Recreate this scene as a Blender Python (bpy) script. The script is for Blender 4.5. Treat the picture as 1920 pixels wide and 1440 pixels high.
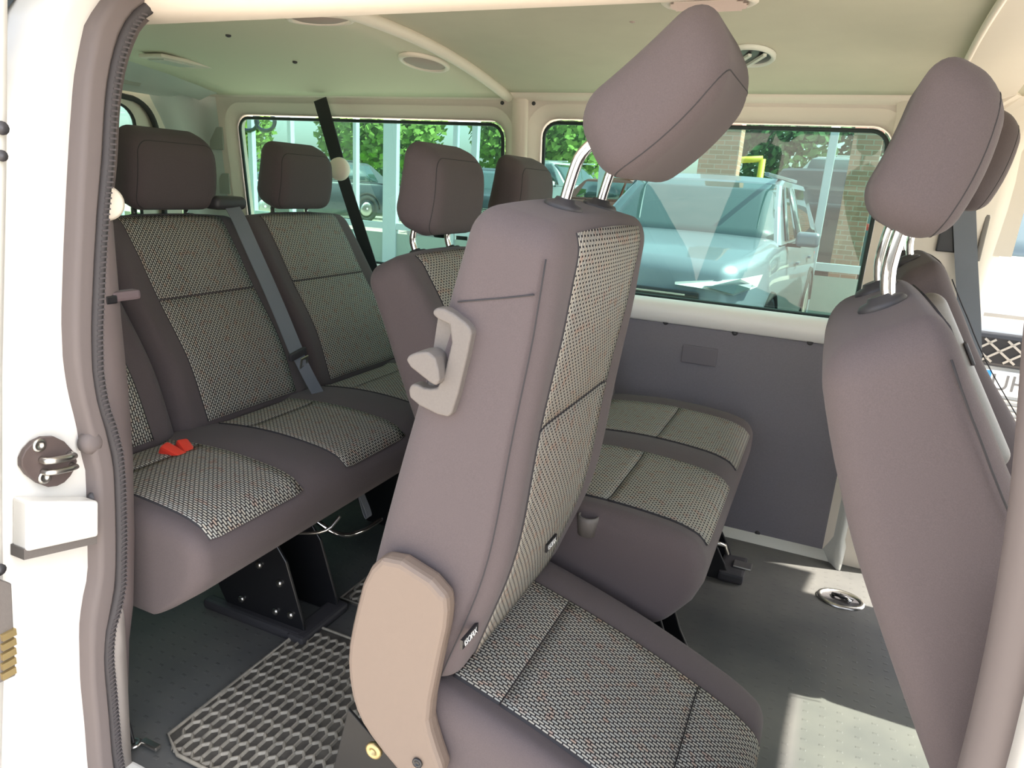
import bpy, bmesh, math, random
from mathutils import Vector, Matrix
random.seed(7)
for o in list(bpy.data.objects): bpy.data.objects.remove(o)
SC = bpy.context.scene; COL = SC.collection
# ---------------------------------------------------------------- camera
# van frame: x = forward, y = across (0 = camera, 2.2 = far side wall), z = up, floor of the van = 0
CM = Matrix(((0.9091144, -0.1666223, 0.3817696), (0.4121112, 0.2263910, -0.8825596), (0.0606249, 0.9596792, 0.2744822)))
CP = Vector((0, 0, 1.05)); FPX = 1306.0
cam = bpy.data.cameras.new('camera'); cam.sensor_width = 36; cam.lens = FPX/1920*36; cam.clip_start = .02; cam.clip_end = 300
camo = bpy.data.objects.new('camera', cam); COL.objects.link(camo)
camo.matrix_world = Matrix.Translation(CP) @ CM.to_4x4(); SC.camera = camo
# ---------------------------------------------------------------- light
GZ = -.42
w = bpy.data.worlds.new('sky'); SC.world = w; w.use_nodes = True
nt = w.node_tree; bg = nt.nodes['Background']
sky = nt.nodes.new('ShaderNodeTexSky'); sky.sky_type = 'NISHITA'; sky.sun_disc = False
sky.sun_elevation = math.radians(50); sky.sun_rotation = math.radians(78); sky.air_density = 1.0; sky.dust_density = 2.5; sky.ozone_density = 1.0
hs = nt.nodes.new('ShaderNodeHueSaturation'); hs.inputs['Saturation'].default_value = .45
nt.links.new(sky.outputs[0], hs.inputs['Color']); nt.links.new(hs.outputs[0], bg.inputs[0]); bg.inputs[1].default_value = 0.17
sl = bpy.data.lights.new('sun', 'SUN'); sl.energy = 5.0; sl.angle = .012; sl.color = (1, .93, .82)
so = bpy.data.objects.new('sun', sl); COL.objects.link(so)
so.rotation_euler = Vector((1.0, .27, 1.3)).to_track_quat('Z', 'Y').to_euler()
SC.view_settings.view_transform = 'Standard'; SC.view_settings.look = 'None'; SC.view_settings.gamma = 1
SC.view_settings.exposure = 2.15
SC.view_settings.use_curve_mapping = False

def ray(px, py): return CM @ Vector((px-960, 720-py, -FPX))
def ony(px, py, y): d = ray(px, py); return CP + d*((y-CP.y)/d.y)
def onx(px, py, x): d = ray(px, py); return CP + d*((x-CP.x)/d.x)
# ---------------------------------------------------------------- materials
MATS = {}
def mat(name, col, rough=.6, metal=0, noise=0, nscale=60, bump=0, bscale=None, spec=.5, emit=None, coat=0, sheen=0):
    if name in MATS: return MATS[name]
    m = bpy.data.materials.new(name); m.use_nodes = True; MATS[name] = m
    t = m.node_tree; b = t.nodes['Principled BSDF']
    b.inputs['Base Color'].default_value = (*col, 1); b.inputs['Roughness'].default_value = rough
    b.inputs['Metallic'].default_value = metal; b.inputs['Specular IOR Level'].default_value = spec
    b.inputs['Coat Weight'].default_value = coat
    b.inputs['Sheen Weight'].default_value = sheen
    if emit: b.inputs['Emission Color'].default_value = (*emit[0], 1); b.inputs['Emission Strength'].default_value = emit[1]
    if noise or bump:
        tc = t.nodes.new('ShaderNodeTexCoord'); n = t.nodes.new('ShaderNodeTexNoise'); n.inputs['Scale'].default_value = nscale; n.inputs['Detail'].default_value = 3
        t.links.new(tc.outputs['Object'], n.inputs['Vector'])
        if noise:
            r = t.nodes.new('ShaderNodeMapRange'); r.inputs[1].default_value = .25; r.inputs[2].default_value = .75; r.inputs[3].default_value = 1-noise; r.inputs[4].default_value = 1+noise
            mx = t.nodes.new('ShaderNodeVectorMath'); mx.operation = 'SCALE'; mx.inputs[0].default_value = col
            t.links.new(n.outputs[0], r.inputs[0]); t.links.new(r.outputs[0], mx.inputs['Scale']); t.links.new(mx.outputs[0], b.inputs['Base Color'])
        if bump:
            n2 = n
            if bscale:
                n2 = t.nodes.new('ShaderNodeTexNoise'); n2.inputs['Scale'].default_value = bscale; t.links.new(tc.outputs['Object'], n2.inputs['Vector'])
            bp = t.nodes.new('ShaderNodeBump'); bp.inputs['Strength'].default_value = bump; bp.inputs['Distance'].default_value = .002
            t.links.new(n2.outputs[0], bp.inputs['Height']); t.links.new(bp.outputs[0], b.inputs['Normal'])
    return m
FAB = mat('charcoal_fabric', (.105, .086, .088), .95, noise=.10, nscale=900, bump=.3, spec=.15, sheen=.08)
FABP = mat('dark_piping', (.035, .033, .036), .9)
PLA = mat('grey_plastic', (.14, .125, .115), .55, noise=.05, nscale=300, bump=.15, bscale=900)
PLD = mat('dark_plastic', (.045, .043, .047), .5, bump=.1, nscale=800)
BLK = mat('black_metal', (.012, .012, .014), .3, spec=.6)
CHR = mat('chrome', (.85, .84, .82), .08, 1)
STEEL = mat('steel', (.6, .58, .54), .3, 1)
WHT = mat('white_paint', (.78, .765, .72), .32, coat=.4, spec=.5)
CREAM = mat('cream_liner', (.58, .555, .43), .8, noise=.03, nscale=12)
CREAMP = mat('cream_plastic', (.84, .76, .65), .45)
SILV = mat('light_metal', (.66, .66, .62), .35)
GREYL = mat('grey_liner', (.74, .72, .56), .8)
PANEL = mat('dark_panel', (.21, .195, .22), .6, noise=.05, nscale=200, bump=.25, bscale=1200)
SEAL = mat('rubber_seal', (.055, .05, .052), .7)
SEALB = mat('seal_trim', (.15, .125, .12), .65)
RUB = mat('rubber_mat', (.075, .068, .058), .7, noise=.35, nscale=30)
RUBT = mat('rubber_ridge', (.27, .245, .20), .65, noise=.25, nscale=50)
BELT = mat('belt_webbing', (.17, .185, .21), .7, bump=.3, nscale=1500)
BELTK = mat('belt_dark', (.018, .017, .018), .7)
RED = mat('red_plastic', (.75, .05, .03), .4)
REDP = mat('red_paint', (.6, .06, .05), .4)
ASPH = mat('paving', (.46, .41, .35), .9, noise=.15, nscale=3, bump=.3, bscale=60)
GRASS = mat('grass', (.16, .30, .05), .95, noise=.4, nscale=1.5, bump=.5, bscale=20)
LEAF = mat('foliage', (.05, .12, .035), .9, noise=.6, nscale=2.5)
TYRE = mat('tyre', (.02, .02, .02), .8)
CARS = mat('silver_car_paint', (.21, .255, .30), .4, .4, coat=.8)
CARD = mat('dark_car_paint', (.03, .04, .05), .3, .2, coat=.3)
CARW = mat('white_car_paint', (.75, .77, .78), .25, coat=.6)
CARR = mat('rust_red_paint', (.35, .09, .05), .3, coat=.6)
CGL = mat('car_glass', (.05, .085, .09), .04, 0, spec=1.0, coat=1)
MULL = mat('white_frame', (.45, .52, .56), .45)
YEL = mat('yellow_paint', (.75, .60, .05), .5)
LAMPG = mat('headlamp', (.8, .85, .87), .1, coat=1)
TEAL = mat('teal_sign', (.03, .35, .30), .5)
BRASS = mat('brass', (.55, .42, .2), .35, .8)
BLUEP = mat('blue_plate', (.02, .22, .6), .4)
PLATEW = mat('plate_white', (.8, .8, .78), .4)
PLATET = mat('plate_text', (.12, .12, .12), .5)
LENS = mat('lamp_lens', (.62, .64, .56), .4)
GRIL = mat('vent_pinkish', (.42, .33, .29), .6)

def weave():
    m = bpy.data.materials.new('woven_insert'); m.use_nodes = True; t = m.node_tree; b = t.nodes['Principled BSDF']
    N = t.nodes.new; L = t.links.new
    uv = N('ShaderNodeUVMap'); br = N('ShaderNodeTexBrick'); br.offset = .5; br.squash = 1
    br.inputs['Scale'].default_value = 1; br.inputs['Brick Width'].default_value = .0115; br.inputs['Row Height'].default_value = .0056
    br.inputs['Mortar Size'].default_value = .0014; br.inputs['Mortar Smooth'].default_value = .25
    br.inputs['Color1'].default_value = (.50, .46, .38, 1); br.inputs['Color2'].default_value = (.44, .44, .40, 1); br.inputs['Mortar'].default_value = (.04, .037, .038, 1)
    n = N('ShaderNodeTexNoise'); n.inputs['Scale'].default_value = 55; L(uv.outputs[0], n.inputs['Vector']); L(uv.outputs[0], br.inputs['Vector'])
    cr = N('ShaderNodeValToRGB'); cr.color_ramp.elements[0].position = .56; cr.color_ramp.elements[1].position = .66
    cr.color_ramp.elements[0].color = (1, 1, 1, 1); cr.color_ramp.elements[1].color = (1, .80, .75, 1); L(n.outputs[0], cr.inputs[0])
    mx = N('ShaderNodeMix'); mx.data_type = 'RGBA'; mx.blend_type = 'MULTIPLY'; mx.inputs[0].default_value = 1
    L(br.outputs['Color'], mx.inputs[6]); L(cr.outputs[0], mx.inputs[7]); L(mx.outputs[2], b.inputs['Base Color'])
    b.inputs['Roughness'].default_value = .85; b.inputs['Specular IOR Level'].default_value = .25
    inv = N('ShaderNodeMath'); inv.operation = 'SUBTRACT'; inv.inputs[0].default_value = 1; L(br.outputs['Fac'], inv.inputs[1])
    bp = N('ShaderNodeBump'); bp.inputs['Strength'].default_value = .6; bp.inputs['Distance'].default_value = .0012; L(inv.outputs[0], bp.inputs['Height']); L(bp.outputs[0], b.inputs['Normal'])
    return m
WEAVE = weave()
def floormat():
    m = bpy.data.materials.new('studded_rubber'); m.use_nodes = True; t = m.node_tree; b = t.nodes['Principled BSDF']
    N = t.nodes.new; L = t.links.new
    tc = N('ShaderNodeTexCoord'); br = N('ShaderNodeTexBrick'); br.offset = 0
    br.inputs['Scale'].default_value = 1; br.inputs['Brick Width'].default_value = .034; br.inputs['Row Height'].default_value = .03; br.inputs['Mortar Size'].default_value = .0135; br.inputs['Mortar Smooth'].default_value = .2
    L(tc.outputs['Object'], br.inputs['Vector'])
    n = N('ShaderNodeTexNoise'); n.inputs['Scale'].default_value = 3.5; n.inputs['Detail'].default_value = 6; L(tc.outputs['Object'], n.inputs['Vector'])
    cr = N('ShaderNodeValToRGB'); cr.color_ramp.elements[0].position = .35; cr.color_ramp.elements[1].position = .75
    cr.color_ramp.elements[0].color = (.072, .074, .074, 1); cr.color_ramp.elements[1].color = (.15, .145, .13, 1); L(n.outputs[0], cr.inputs[0])
    mx = N('ShaderNodeMix'); mx.data_type = 'RGBA'; mx.blend_type = 'MULTIPLY'; L(br.outputs['Fac'], mx.inputs[0])
    mx.inputs[0].default_value = .5
    inv = N('ShaderNodeMath'); inv.operation = 'MULTIPLY_ADD'; inv.inputs[1].default_value = -.18; inv.inputs[2].default_value = .18; L(br.outputs['Fac'], inv.inputs[0]); L(inv.outputs[0], mx.inputs[0])
    mx.inputs[7].default_value = (.45, .45, .45, 1)
    L(cr.outputs[0], mx.inputs[6]); L(mx.outputs[2], b.inputs['Base Color'])
    b.inputs['Roughness'].default_value = .55
    bp = N('ShaderNodeBump'); bp.inputs['Strength'].default_value = .35; bp.inputs['Distance'].default_value = .0015; L(br.outputs['Fac'], bp.inputs['Height']); bp.invert = True; L(bp.outputs[0], b.inputs['Normal'])
    return m
FLOORM = floormat()
def glass(name, col, gl=.08):
    m = bpy.data.materials.new(name); m.use_nodes = True; t = m.node_tree; t.nodes.remove(t.nodes['Principled BSDF'])
    o = t.nodes['Material Output']; a = t.nodes.new('ShaderNodeBsdfTransparent'); a.inputs[0].default_value = (*col, 1)
    g = t.nodes.new('ShaderNodeBsdfGlossy'); g.inputs['Roughness'].default_value = .02; mx = t.nodes.new('ShaderNodeMixShader'); mx.inputs[0].default_value = gl
    t.links.new(a.outputs[0], mx.inputs[1]); t.links.new(g.outputs[0], mx.inputs[2]); t.links.new(mx.outputs[0], o.inputs[0]); return m
TINT = glass('green_tinted_glass', (.27, .43, .37), .05)
PANE = glass('showroom_glass', (.80, .92, .90), .045)
def brickmat():
    m = bpy.data.materials.new('pink_brick'); m.use_nodes = True; t = m.node_tree; b = t.nodes['Principled BSDF']
    tc = t.nodes.new('ShaderNodeTexCoord'); br = t.nodes.new('ShaderNodeTexBrick'); br.inputs['Scale'].default_value = 1
    mp = t.nodes.new('ShaderNodeMapping'); mp.inputs['Rotation'].default_value = (math.pi/2, 0, 0); t.links.new(tc.outputs['Object'], mp.inputs[0]); t.links.new(mp.outputs[0], br.inputs['Vector'])
    br.inputs['Brick Width'].default_value = .19; br.inputs['Row Height'].default_value = .062; br.inputs['Mortar Size'].default_value = .006
    br.inputs['Color1'].default_value = (.55, .25, .18, 1); br.inputs['Color2'].default_value = (.38, .20, .13, 1); br.inputs['Mortar'].default_value = (.5, .36, .3, 1)
    t.links.new(br.outputs[0], b.inputs['Base Color']); b.inputs['Roughness'].default_value = .9; return m
BRICK = brickmat()
# ---------------------------------------------------------------- helpers
def link(name, me, m=None, parent=None, smooth=True):
    o = bpy.data.objects.new(name, me); COL.objects.link(o)
    if m: me.materials.append(m)
    if parent: o.parent = parent
    if smooth:
        for p in me.polygons: p.use_smooth = True
    return o
def fin(name, bm, m=None, parent=None, smooth=False):
    bmesh.ops.recalc_face_normals(bm, faces=bm.faces)
    me = bpy.data.meshes.new(name); bm.to_mesh(me); bm.free(); return link(name, me, m, parent, smooth)
def tag(o, label=None, cat=None, group=None, kind=None):
    if label: o['label'] = label
    if cat: o['category'] = cat
    if group: o['group'] = group
    if kind: o['kind'] = kind
    return o
def empty(name, loc, rot=(0, 0, 0)):
    o = bpy.data.objects.new(name, None); COL.objects.link(o); o.location = loc; o.rotation_euler = rot; o.empty_display_size = .1; return o
def box(bm, c, s, R=None, bev=0, seg=2):
    M = Matrix.Translation(Vector(c)) @ (R.to_4x4() if R else Matrix.Identity(4)) @ Matrix.Diagonal((*s, 1))
    r = bmesh.ops.create_cube(bm, size=1, matrix=M)
    if bev:
        es = {e for v in r['verts'] for e in v.link_edges}
        bmesh.ops.bevel(bm, geom=list(es), offset=bev, segments=seg, profile=.6, affect='EDGES')
def bxo(name, c, s, m, parent=None, bev=0, R=None, seg=2):
    bm = bmesh.new(); box(bm, c, s, R, bev, seg); return fin(name, bm, m, parent, smooth=False)
def tube(name, pts, r, m, parent=None, seg=10, closed=False):
    pts = [Vector(p) for p in pts]; n = len(pts); V = []; F = []
    rs = r if isinstance(r, (list, tuple)) else [r]*n
    up = None
    for i, p in enumerate(pts):
        a = pts[(i-1) % n] if (closed or i > 0) else p; b = pts[(i+1) % n] if (closed or i < n-1) else p
        t = (b-a).normalized()
        if up is None: up = t.orthogonal().normalized()
        up = (up - t*up.dot(t)).normalized(); s = t.cross(up)
        for k in range(seg):
            an = 2*math.pi*k/seg; V.append(p + (up*math.cos(an)+s*math.sin(an))*rs[i])
    for i in range(n if closed else n-1):
        j = (i+1) % n
        for k in range(seg): F.append((i*seg+k, i*seg+(k+1) % seg, j*seg+(k+1) % seg, j*seg+k))
    if not closed: F.append(tuple(range(seg))[::-1]); F.append(tuple(range((n-1)*seg, n*seg)))
    me = bpy.data.meshes.new(name); me.from_pydata(V, [], F); return link(name, me, m, parent)
def prism(name, poly, vec, m, parent=None, bev=0, smooth=False):
    """closed polygon (3-D points) extruded by vec"""
    bm = bmesh.new(); vs = [bm.verts.new(p) for p in poly]; f = bm.faces.new(vs)
    r = bmesh.ops.extrude_face_region(bm, geom=[f]); bmesh.ops.translate(bm, vec=Vector(vec), verts=[v for v in r['geom'] if isinstance(v, bmesh.types.BMVert)])
    bmesh.ops.recalc_face_normals(bm, faces=bm.faces)
    if bev:
        es = [e for e in bm.edges if len(e.link_faces) == 2 and e.calc_face_angle(0) > .5]
        bmesh.ops.bevel(bm, geom=es, offset=bev, segments=3, profile=.5, affect='EDGES')
    return fin(name, bm, m, parent, smooth)
def smoothpoly(P, it=2):
    for _ in range(it):
        Q = []
        for i in range(len(P)):
            a, b = Vector(P[i]), Vector(P[(i+1) % len(P)]); Q += [a*.75+b*.25, a*.25+b*.75]
        P = Q
    return P
def smoothline(P, it=2):
    P = [Vector(p) for p in P]
    for _ in range(it):
        Q = [P[0]]
        for i in range(len(P)-1): Q += [P[i]*.75+P[i+1]*.25, P[i]*.25+P[i+1]*.75]
        P = Q+[P[-1]]
    return P
def grid(name, rows, m, parent=None, closeu=False, solid=0):
    """rows: list of equal-length point lists; solid > 0 gives thickness"""
    nr, nc = len(rows), len(rows[0]); V = [Vector(p) for r in rows for p in r]; F = []
    for i in range(nr-1):
        for j in range(nc if closeu else nc-1):
            k = (j+1) % nc; F.append((i*nc+j, i*nc+k, (i+1)*nc+k, (i+1)*nc+j))
    me = bpy.data.meshes.new(name); me.from_pydata(V, [], F); o = link(name, me, m, parent)
    if solid:
        md = o.modifiers.new('solid', 'SOLIDIFY'); md.thickness = solid; md.offset = 0
    return o
def ax(a, r, n):
    T = [math.tan(math.radians(t)) for t in (0, 11, 22, 33, 45)]
    inn = [-(a-r) + 2*(a-r)*i/n for i in range(n+1)]
    return [-(a-r) - r*t for t in T[:0:-1]] + inn + [(a-r) + r*t for t in T[1:]]
def rbox(name, size, r, deform, m, parent=None, n=(3, 10, 12)):
    """rounded box, axis samples dense, every point passed through deform(Vector)"""
    h = [s/2 for s in size]; A = [ax(h[i], r, n[i]) for i in range(3)]; V = []; F = []; idx = {}
    def vert(q):
        key = tuple(round(c, 6) for c in q)
        if key in idx: return idx[key]
        p = Vector([max(-(h[i]-r), min(h[i]-r, q[i])) for i in range(3)]); d = Vector(q)-p
        if d.length > 1e-9: p = p + d.normalized()*r
        V.append(deform(p)); idx[key] = len(V)-1; return len(V)-1
    for axis in range(3):
        u, v = [i for i in range(3) if i != axis]
        for sgn in (-1, 1):
            for i in range(len(A[u])-1):
                for j in range(len(A[v])-1):
                    qs = []
                    for (a, b) in ((i, j), (i+1, j), (i+1, j+1), (i, j+1)):
                        q = [0, 0, 0]; q[axis] = sgn*h[axis]; q[u] = A[u][a]; q[v] = A[v][b]; qs.append(vert(q))
                    F.append(tuple(qs))
    me = bpy.data.meshes.new(name); me.from_pydata(V, [], F)
    bm = bmesh.new(); bm.from_mesh(me); bmesh.ops.recalc_face_normals(bm, faces=bm.faces); bm.to_mesh(me); bm.free()
    return link(name, me, m, parent)
def ribbon(name, pts, wdir, width, thick, m, parent=None):
    """flat strap along pts, wdir = direction of its width"""
    wd = Vector(wdir).normalized(); rows = []
    for i, p in enumerate(pts):
        a = pts[max(0, i-1)]; b = pts[min(len(pts)-1, i+1)]; t = (Vector(b)-Vector(a)).normalized()
        s = (wd - t*wd.dot(t)).normalized(); nrm = t.cross(s); p = Vector(p)
        rows.append([p-s*width/2-nrm*thick/2, p+s*width/2-nrm*thick/2, p+s*width/2+nrm*thick/2, p-s*width/2+nrm*thick/2])
    nr = len(rows); V = [q for r in rows for q in r]; F = []
    for i in range(nr-1):
        for j in range(4): k = (j+1) % 4; F.append((i*4+j, i*4+k, (i+1)*4+k, (i+1)*4+j))
    F += [(3, 2, 1, 0), tuple(range(nr*4-4, nr*4))]
    me = bpy.data.meshes.new(name); me.from_pydata(V, [], F); return link(name, me, m, parent, False)
def lathe(name, prof, loc, axis, m, parent=None, seg=24):
    """prof = (radius, height) pairs along axis"""
    q = Vector(axis).to_track_quat('Z', 'Y'); V = []; F = []
    for r, z in prof:
        for k in range(seg): a = 2*math.pi*k/seg; V.append(Vector(loc) + q @ Vector((r*math.cos(a), r*math.sin(a), z)))
    for i in range(len(prof)-1):
        for k in range(seg): F.append((i*seg+k, i*seg+(k+1) % seg, (i+1)*seg+(k+1) % seg, (i+1)*seg+k))
    F.append(tuple(range(seg))[::-1]); F.append(tuple(range((len(prof)-1)*seg, len(prof)*seg)))
    me = bpy.data.meshes.new(name); me.from_pydata(V, [], F); return link(name, me, m, parent)

# ================================================================ THE VAN SHELL
def struct(o): o['kind'] = 'structure'; return o
YW = 2.2
# floor
struct(bxo('floor', (-.5, 1.45, -.04), (4.4, 1.58, .08), FLOORM))
# door opening frame curves measured on the plane x = -1.0 : (y, z)
SEALIN = [(.856, 1.286), (.822, 1.267), (.797, 1.24), (.78, 1.208), (.765, 1.17), (.754, 1.125), (.742, 1.049), (.725, .972), (.711, .893), (.696, .797), (.69, .731), (.693, .678), (.703, .639), (.71, .591), (.709, .545), (.702, .45), (.691, .355), (.675, .312), (.663, .288), (.655, .241), (.654, .166), (.651, .056), (.653, .007), (.655, -.06)]
SEALOUT = [(.80, 1.30), (.766, 1.269), (.739, 1.235), (.726, 1.198), (.713, 1.155), (.699, 1.083), (.686, 1.009), (.67, .912), (.656, .82), (.651, .756), (.653, .706), (.66, .652), (.661, .608), (.666, .579), (.661, .507), (.65, .397), (.635, .356), (.625, .312), (.616, .215), (.614, .131), (.61, .046), (.61, -.06)]
def resample(P, n):
    P = [Vector((p[0], p[1], 0)) for p in P]; L = [0]
    for a, b in zip(P, P[1:]): L.append(L[-1]+(b-a).length)
    out = []
    for i in range(n):
        s = L[-1]*i/(n-1); k = max(j for j in range(len(L)) if L[j] <= s+1e-9); k = min(k, len(P)-2)
        out.append(P[k].lerp(P[k+1], (s-L[k])/(L[k+1]-L[k])))
    return [(p.x, p.y) for p in out]
SI = resample(SEALIN, 60); SO = resample(SEALOUT, 60)
XJ = -1.0
# seal: broad trim band, then black ribbed bead; both run down the rear edge and along the top to the front
def top_y(x): return .80
band = []
for (yi, zi), (yo, zo) in zip(SI, SO):
    mid = ((yi*.45+yo*.55), (zi*.45+zo*.55))
    band.append([(XJ-.03, yo-.004, zo), (XJ+.006, yo, zo), (XJ+.014, yo*.8+yi*.2, zo*.8+zi*.2), (XJ+.010, yo*.62+yi*.38, zo*.62+zi*.38), (XJ+.016, yo*.45+yi*.55, zo*.45+zi*.55), (XJ+.008, yo*.28+yi*.72, zo*.28+zi*.72), (XJ-.02, yo*.24+yi*.76, zo*.24+zi*.76)])
seal_root = tag(empty('door_seal', (0, 0, 0)), 'mauve rubber door seal running down the edge of the sliding door opening at the left', 'seal')
grid('trim_band', band, SEALB, seal_root)
top_rows = []
x_pts = [XJ + 1.16*i/30 for i in range(31)]
tube('seal_bead', [(XJ+.004, yi*.93+yo*.07, zi*.93+zo*.07) for (yi, zi), (yo, zo) in zip(SI, SO)][::-1] + [(XJ+.012, .87, 1.293), (XJ+.03, .885, 1.30)], .0105, SEAL, seal_root, 8)
bm = bmesh.new()
for i in range(2, 59):
    for s in (0, .33, .67):
        yi = SI[i][0]*(1-s)+SI[i+1][0]*s; zi = SI[i][1]*(1-s)+SI[i+1][1]*s
        box(bm, (XJ+.010, yi-.0015, zi), (.009, .011, .0026))
tag(fin('seal_rib', bm, mat('seal_rib_rubber', (.085, .075, .078), .7), seal_root), kind='stuff')
EDGE = [(203, 330), (208, 400), (225, 600), (240, 750), (247, 860), (250, 1000), (248, 1130), (240, 1200), (238, 1300), (240, 1420)]
LEFT = [(198, 330), (190, 400), (180, 600), (188, 750), (216, 860), (222, 1000), (224, 1130), (204, 1200), (206, 1300), (214, 1420)]
struct(grid('trim_18', [[onx(*a, XJ-.012), onx(a[0]*.4+b[0]*.6, a[1], XJ-.012), onx(*b, XJ-.022), onx(b[0], b[1], XJ-.05)] for a, b in zip(LEFT, EDGE)], mat('mauve_trim', (.155, .125, .122), .6), solid=.004))
struct(grid('trim_19', [[onx(a, y_, XJ+.004), onx(b, y_, XJ+.004)] for a, b, y_ in ((225, 228, 1130), (212, 233, 1165), (208, 236, 1230), (212, 240, 1320), (222, 246, 1440))], mat('grey_trim', (.30, .27, .25), .5), solid=.004))
tube('trim_band_top', smoothline([(XJ+.006, .80, 1.30), (XJ+.05, .80, 1.318), (-.7, .80, 1.325), (.15, .80, 1.325)]), .018, SEALB, seal_root, 10)
# C pillar: the white jamb outside of the seal and the inner trim
rows = []
for (yo, zo) in SO:
    g_ = 1-.55*max(0, min(1, (zo-.95)/.25))
    rows.append([(XJ-.03, yo+.03, zo), (XJ-.015, yo+.004, zo), (XJ-.012, yo-.02*g_, zo), (XJ-.01, yo-.07*g_, zo-.0), (XJ-.006, yo-.12*g_, zo), (XJ-.018, yo-.140*g_, zo), (XJ-.05, yo-.15*g_, zo), (XJ-1.5, yo-.155*g_, zo)])
struct(grid('wall_right_rear', rows, WHT, solid=.004))
bm = bmesh.new()
innr = [[(XJ-.02, yi-.004, zi), (XJ-.026, yi+.012, zi), (XJ-.03, yi+.038, zi), (XJ-.06, yi+.048, zi), (-2.6, yi+.03, zi)] for yi, zi in SI]
bm.free()
struct(grid('wall_right_inner', innr, mat('mauve_trim', (.155, .125, .122), .6), solid=.004))
wq = struct(empty('window_5', (0, 0, 0)))
grid('pane', [[(x, yo-.158*(1-.55*max(0, min(1, (zo-.95)/.25)))-.002, zo) for x in (-1.07, -1.5, -2.3)] for yo, zo in SEALOUT[1:9]], mat('dark_side_glass', (.03, .05, .07), .05, spec=.8), wq)
# step and sill below the opening
struct(bxo('trim_1', (-.4, .655, -.012), (1.2, .05, .03), WHT, bev=.006))
struct(bxo('trim_2', (-.4, .56, -.10), (1.3, .16, .05), WHT, bev=.01))
struct(bxo('trim_3', (-.4, .49, -.22), (1.3, .03, .26), WHT, bev=.01))
# near B pillar at the front end of the opening
bp = [(.150, .76, 1.30), (.150, .74, 1.2), (.158, .70, 1.0), (.172, .66, .86), (.180, .66, .8), (.19, .66, .69), (.196, .66, .56), (.196, .655, .3), (.19, .655, 0), (.19, .655, -.2)]
bp = smoothline(bp)
struct(grid('wall_right_front', [[(p.x+.012, p.y+.06, p.z), (p.x, p.y+.02, p.z), (p.x, p.y, p.z), (p.x+.012, p.y-.012, p.z), (p.x+.026, p.y-.012, p.z)] for p in bp], SEALB, solid=.004))
struct(grid('trim_4', [[(p.x+.024, p.y-.008, p.z), (p.x+.03, p.y-.03, p.z), (p.x+.045, p.y-.1, p.z), (p.x+.08, p.y-.13, p.z), (p.x+.3, p.y-.14, p.z)] for p in bp], WHT, solid=.004))
struct(grid('wall_right_cab', [[(.21, .72, z), (.26, .70, z), (1.25, .68, z)] for z in (-.2, .3, .72)], PANEL, solid=.01))
# ceiling (arched across)
def cz(y): return 1.325+.065*(1-((y-1.45)/.66)**2) if abs(y-1.45) < .66 else 1.325
def ceil(name, x0, x1, m, dz=0, n=24, xs=10):
    rows = [[(x0+(x1-x0)*i/xs, .80+1.32*j/n, cz(.80+1.32*j/n)+dz) for j in range(n+1)] for i in range(xs+1)]
    return struct(grid(name, rows, m, solid=.006))
ceil('ceiling', -2.25, 1.15, CREAM, 0, xs=30)
CEILR = ceil('ceiling_rear', -2.2, -1.0, GREYL, -.012)
# roof bow between the two liners
struct(tube('trim_5', [(-.99, .80+1.32*j/24, cz(.80+1.32*j/24)-.012) for j in range(25)], .016, CREAMP, None, 8))
# outer roof that keeps the sun out
struct(grid('roof', [[(x, .60+1.75*j/12, 1.36+.10*(1-((j-6)/6)**2)) for j in range(13)] for x in (-2.8, 1.16)], WHT, solid=.01))
ws = struct(empty('window_4', (0, 0, 0)))
grid('pane', [[(1.16+.75*k, .78+1.34*j/8, 1.37-.66*k) for j in range(9)] for k in (0, .5, 1)], glass('windscreen_glass', (.80, .88, .84), .05), ws)
# near header rail above the opening
hdr = [(.80, 1.305), (.83, 1.27), (.87, 1.262), (.90, 1.275), (.93, 1.31), (.95, 1.35)]
struct(grid('trim_6', [[(x, y+.0, z) for y, z in hdr] for x in (-2.4, -1.6, -1.0, .3, 1.15)], CREAMP, solid=.004))
struct(bxo('trim_7', (-.65, .77, 1.36), (3.5, .12, .08), WHT, bev=.02))

# ---- far wall (wall_left): frame pieces around the windows
def wy(z):  # tumblehome of the far wall
    return YW - max(0, z-.72)*.10
def wallrow(zs, x0, x1, off=0): return [[(x0, wy(z)+off, z), (x1, wy(z)+off, z)] for z in zs]
W1 = (-2.16, -1.03, .735, 1.235); W2 = (-.885, .095, .735, 1.245)
def rrect(x0, x1, z0, z1, r, n=6):
    P = []
    for cx, czz, a0 in ((x1-r, z1-r, 0), (x0+r, z1-r, 90), (x0+r, z0+r, 180), (x1-r, z0+r, 270)):
        for k in range(n+1): a = math.radians(a0+90*k/n); P.append((cx+r*math.cos(a), czz+r*math.sin(a)))
    return P
def frame_between(name, outer, inner, y0, y1, m, parent=None, dy=0):
    """ring surface from an outer outline to an inner outline (x,z lists of equal length)"""
    n = len(outer); V = []; F = []
    for (a, y) in ((outer, y0), (inner, y1)):
        for x, z in a: V.append((x, wy(z)+y, z))
    V += [(x, wy(z)+y1+.04, z) for x, z in inner]
    for lo in (0, n):
        for i in range(n): j = (i+1) % n; F.append((lo+i, lo+j, lo+n+j, lo+n+i))
    me = bpy.data.meshes.new(name); me.from_pydata(V, [], F); o = link(name, me, m, parent); return o
def sq_out(x0, x1, z0, z1, n=6):
    """square outline sampled like rrect so that rings match"""
    P = []
    for (cx, c2, a0) in ((x1, z1, 0), (x0, z1, 90), (x0, z0, 180), (x1, z0, 270)):
        P += [(cx, c2)]*(n+1)
    return P
win_specs = [('window_1', W1), ('window_2', W2)]
SEALW = mat('window_rubber', (.015, .03, .03), .5)
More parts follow.
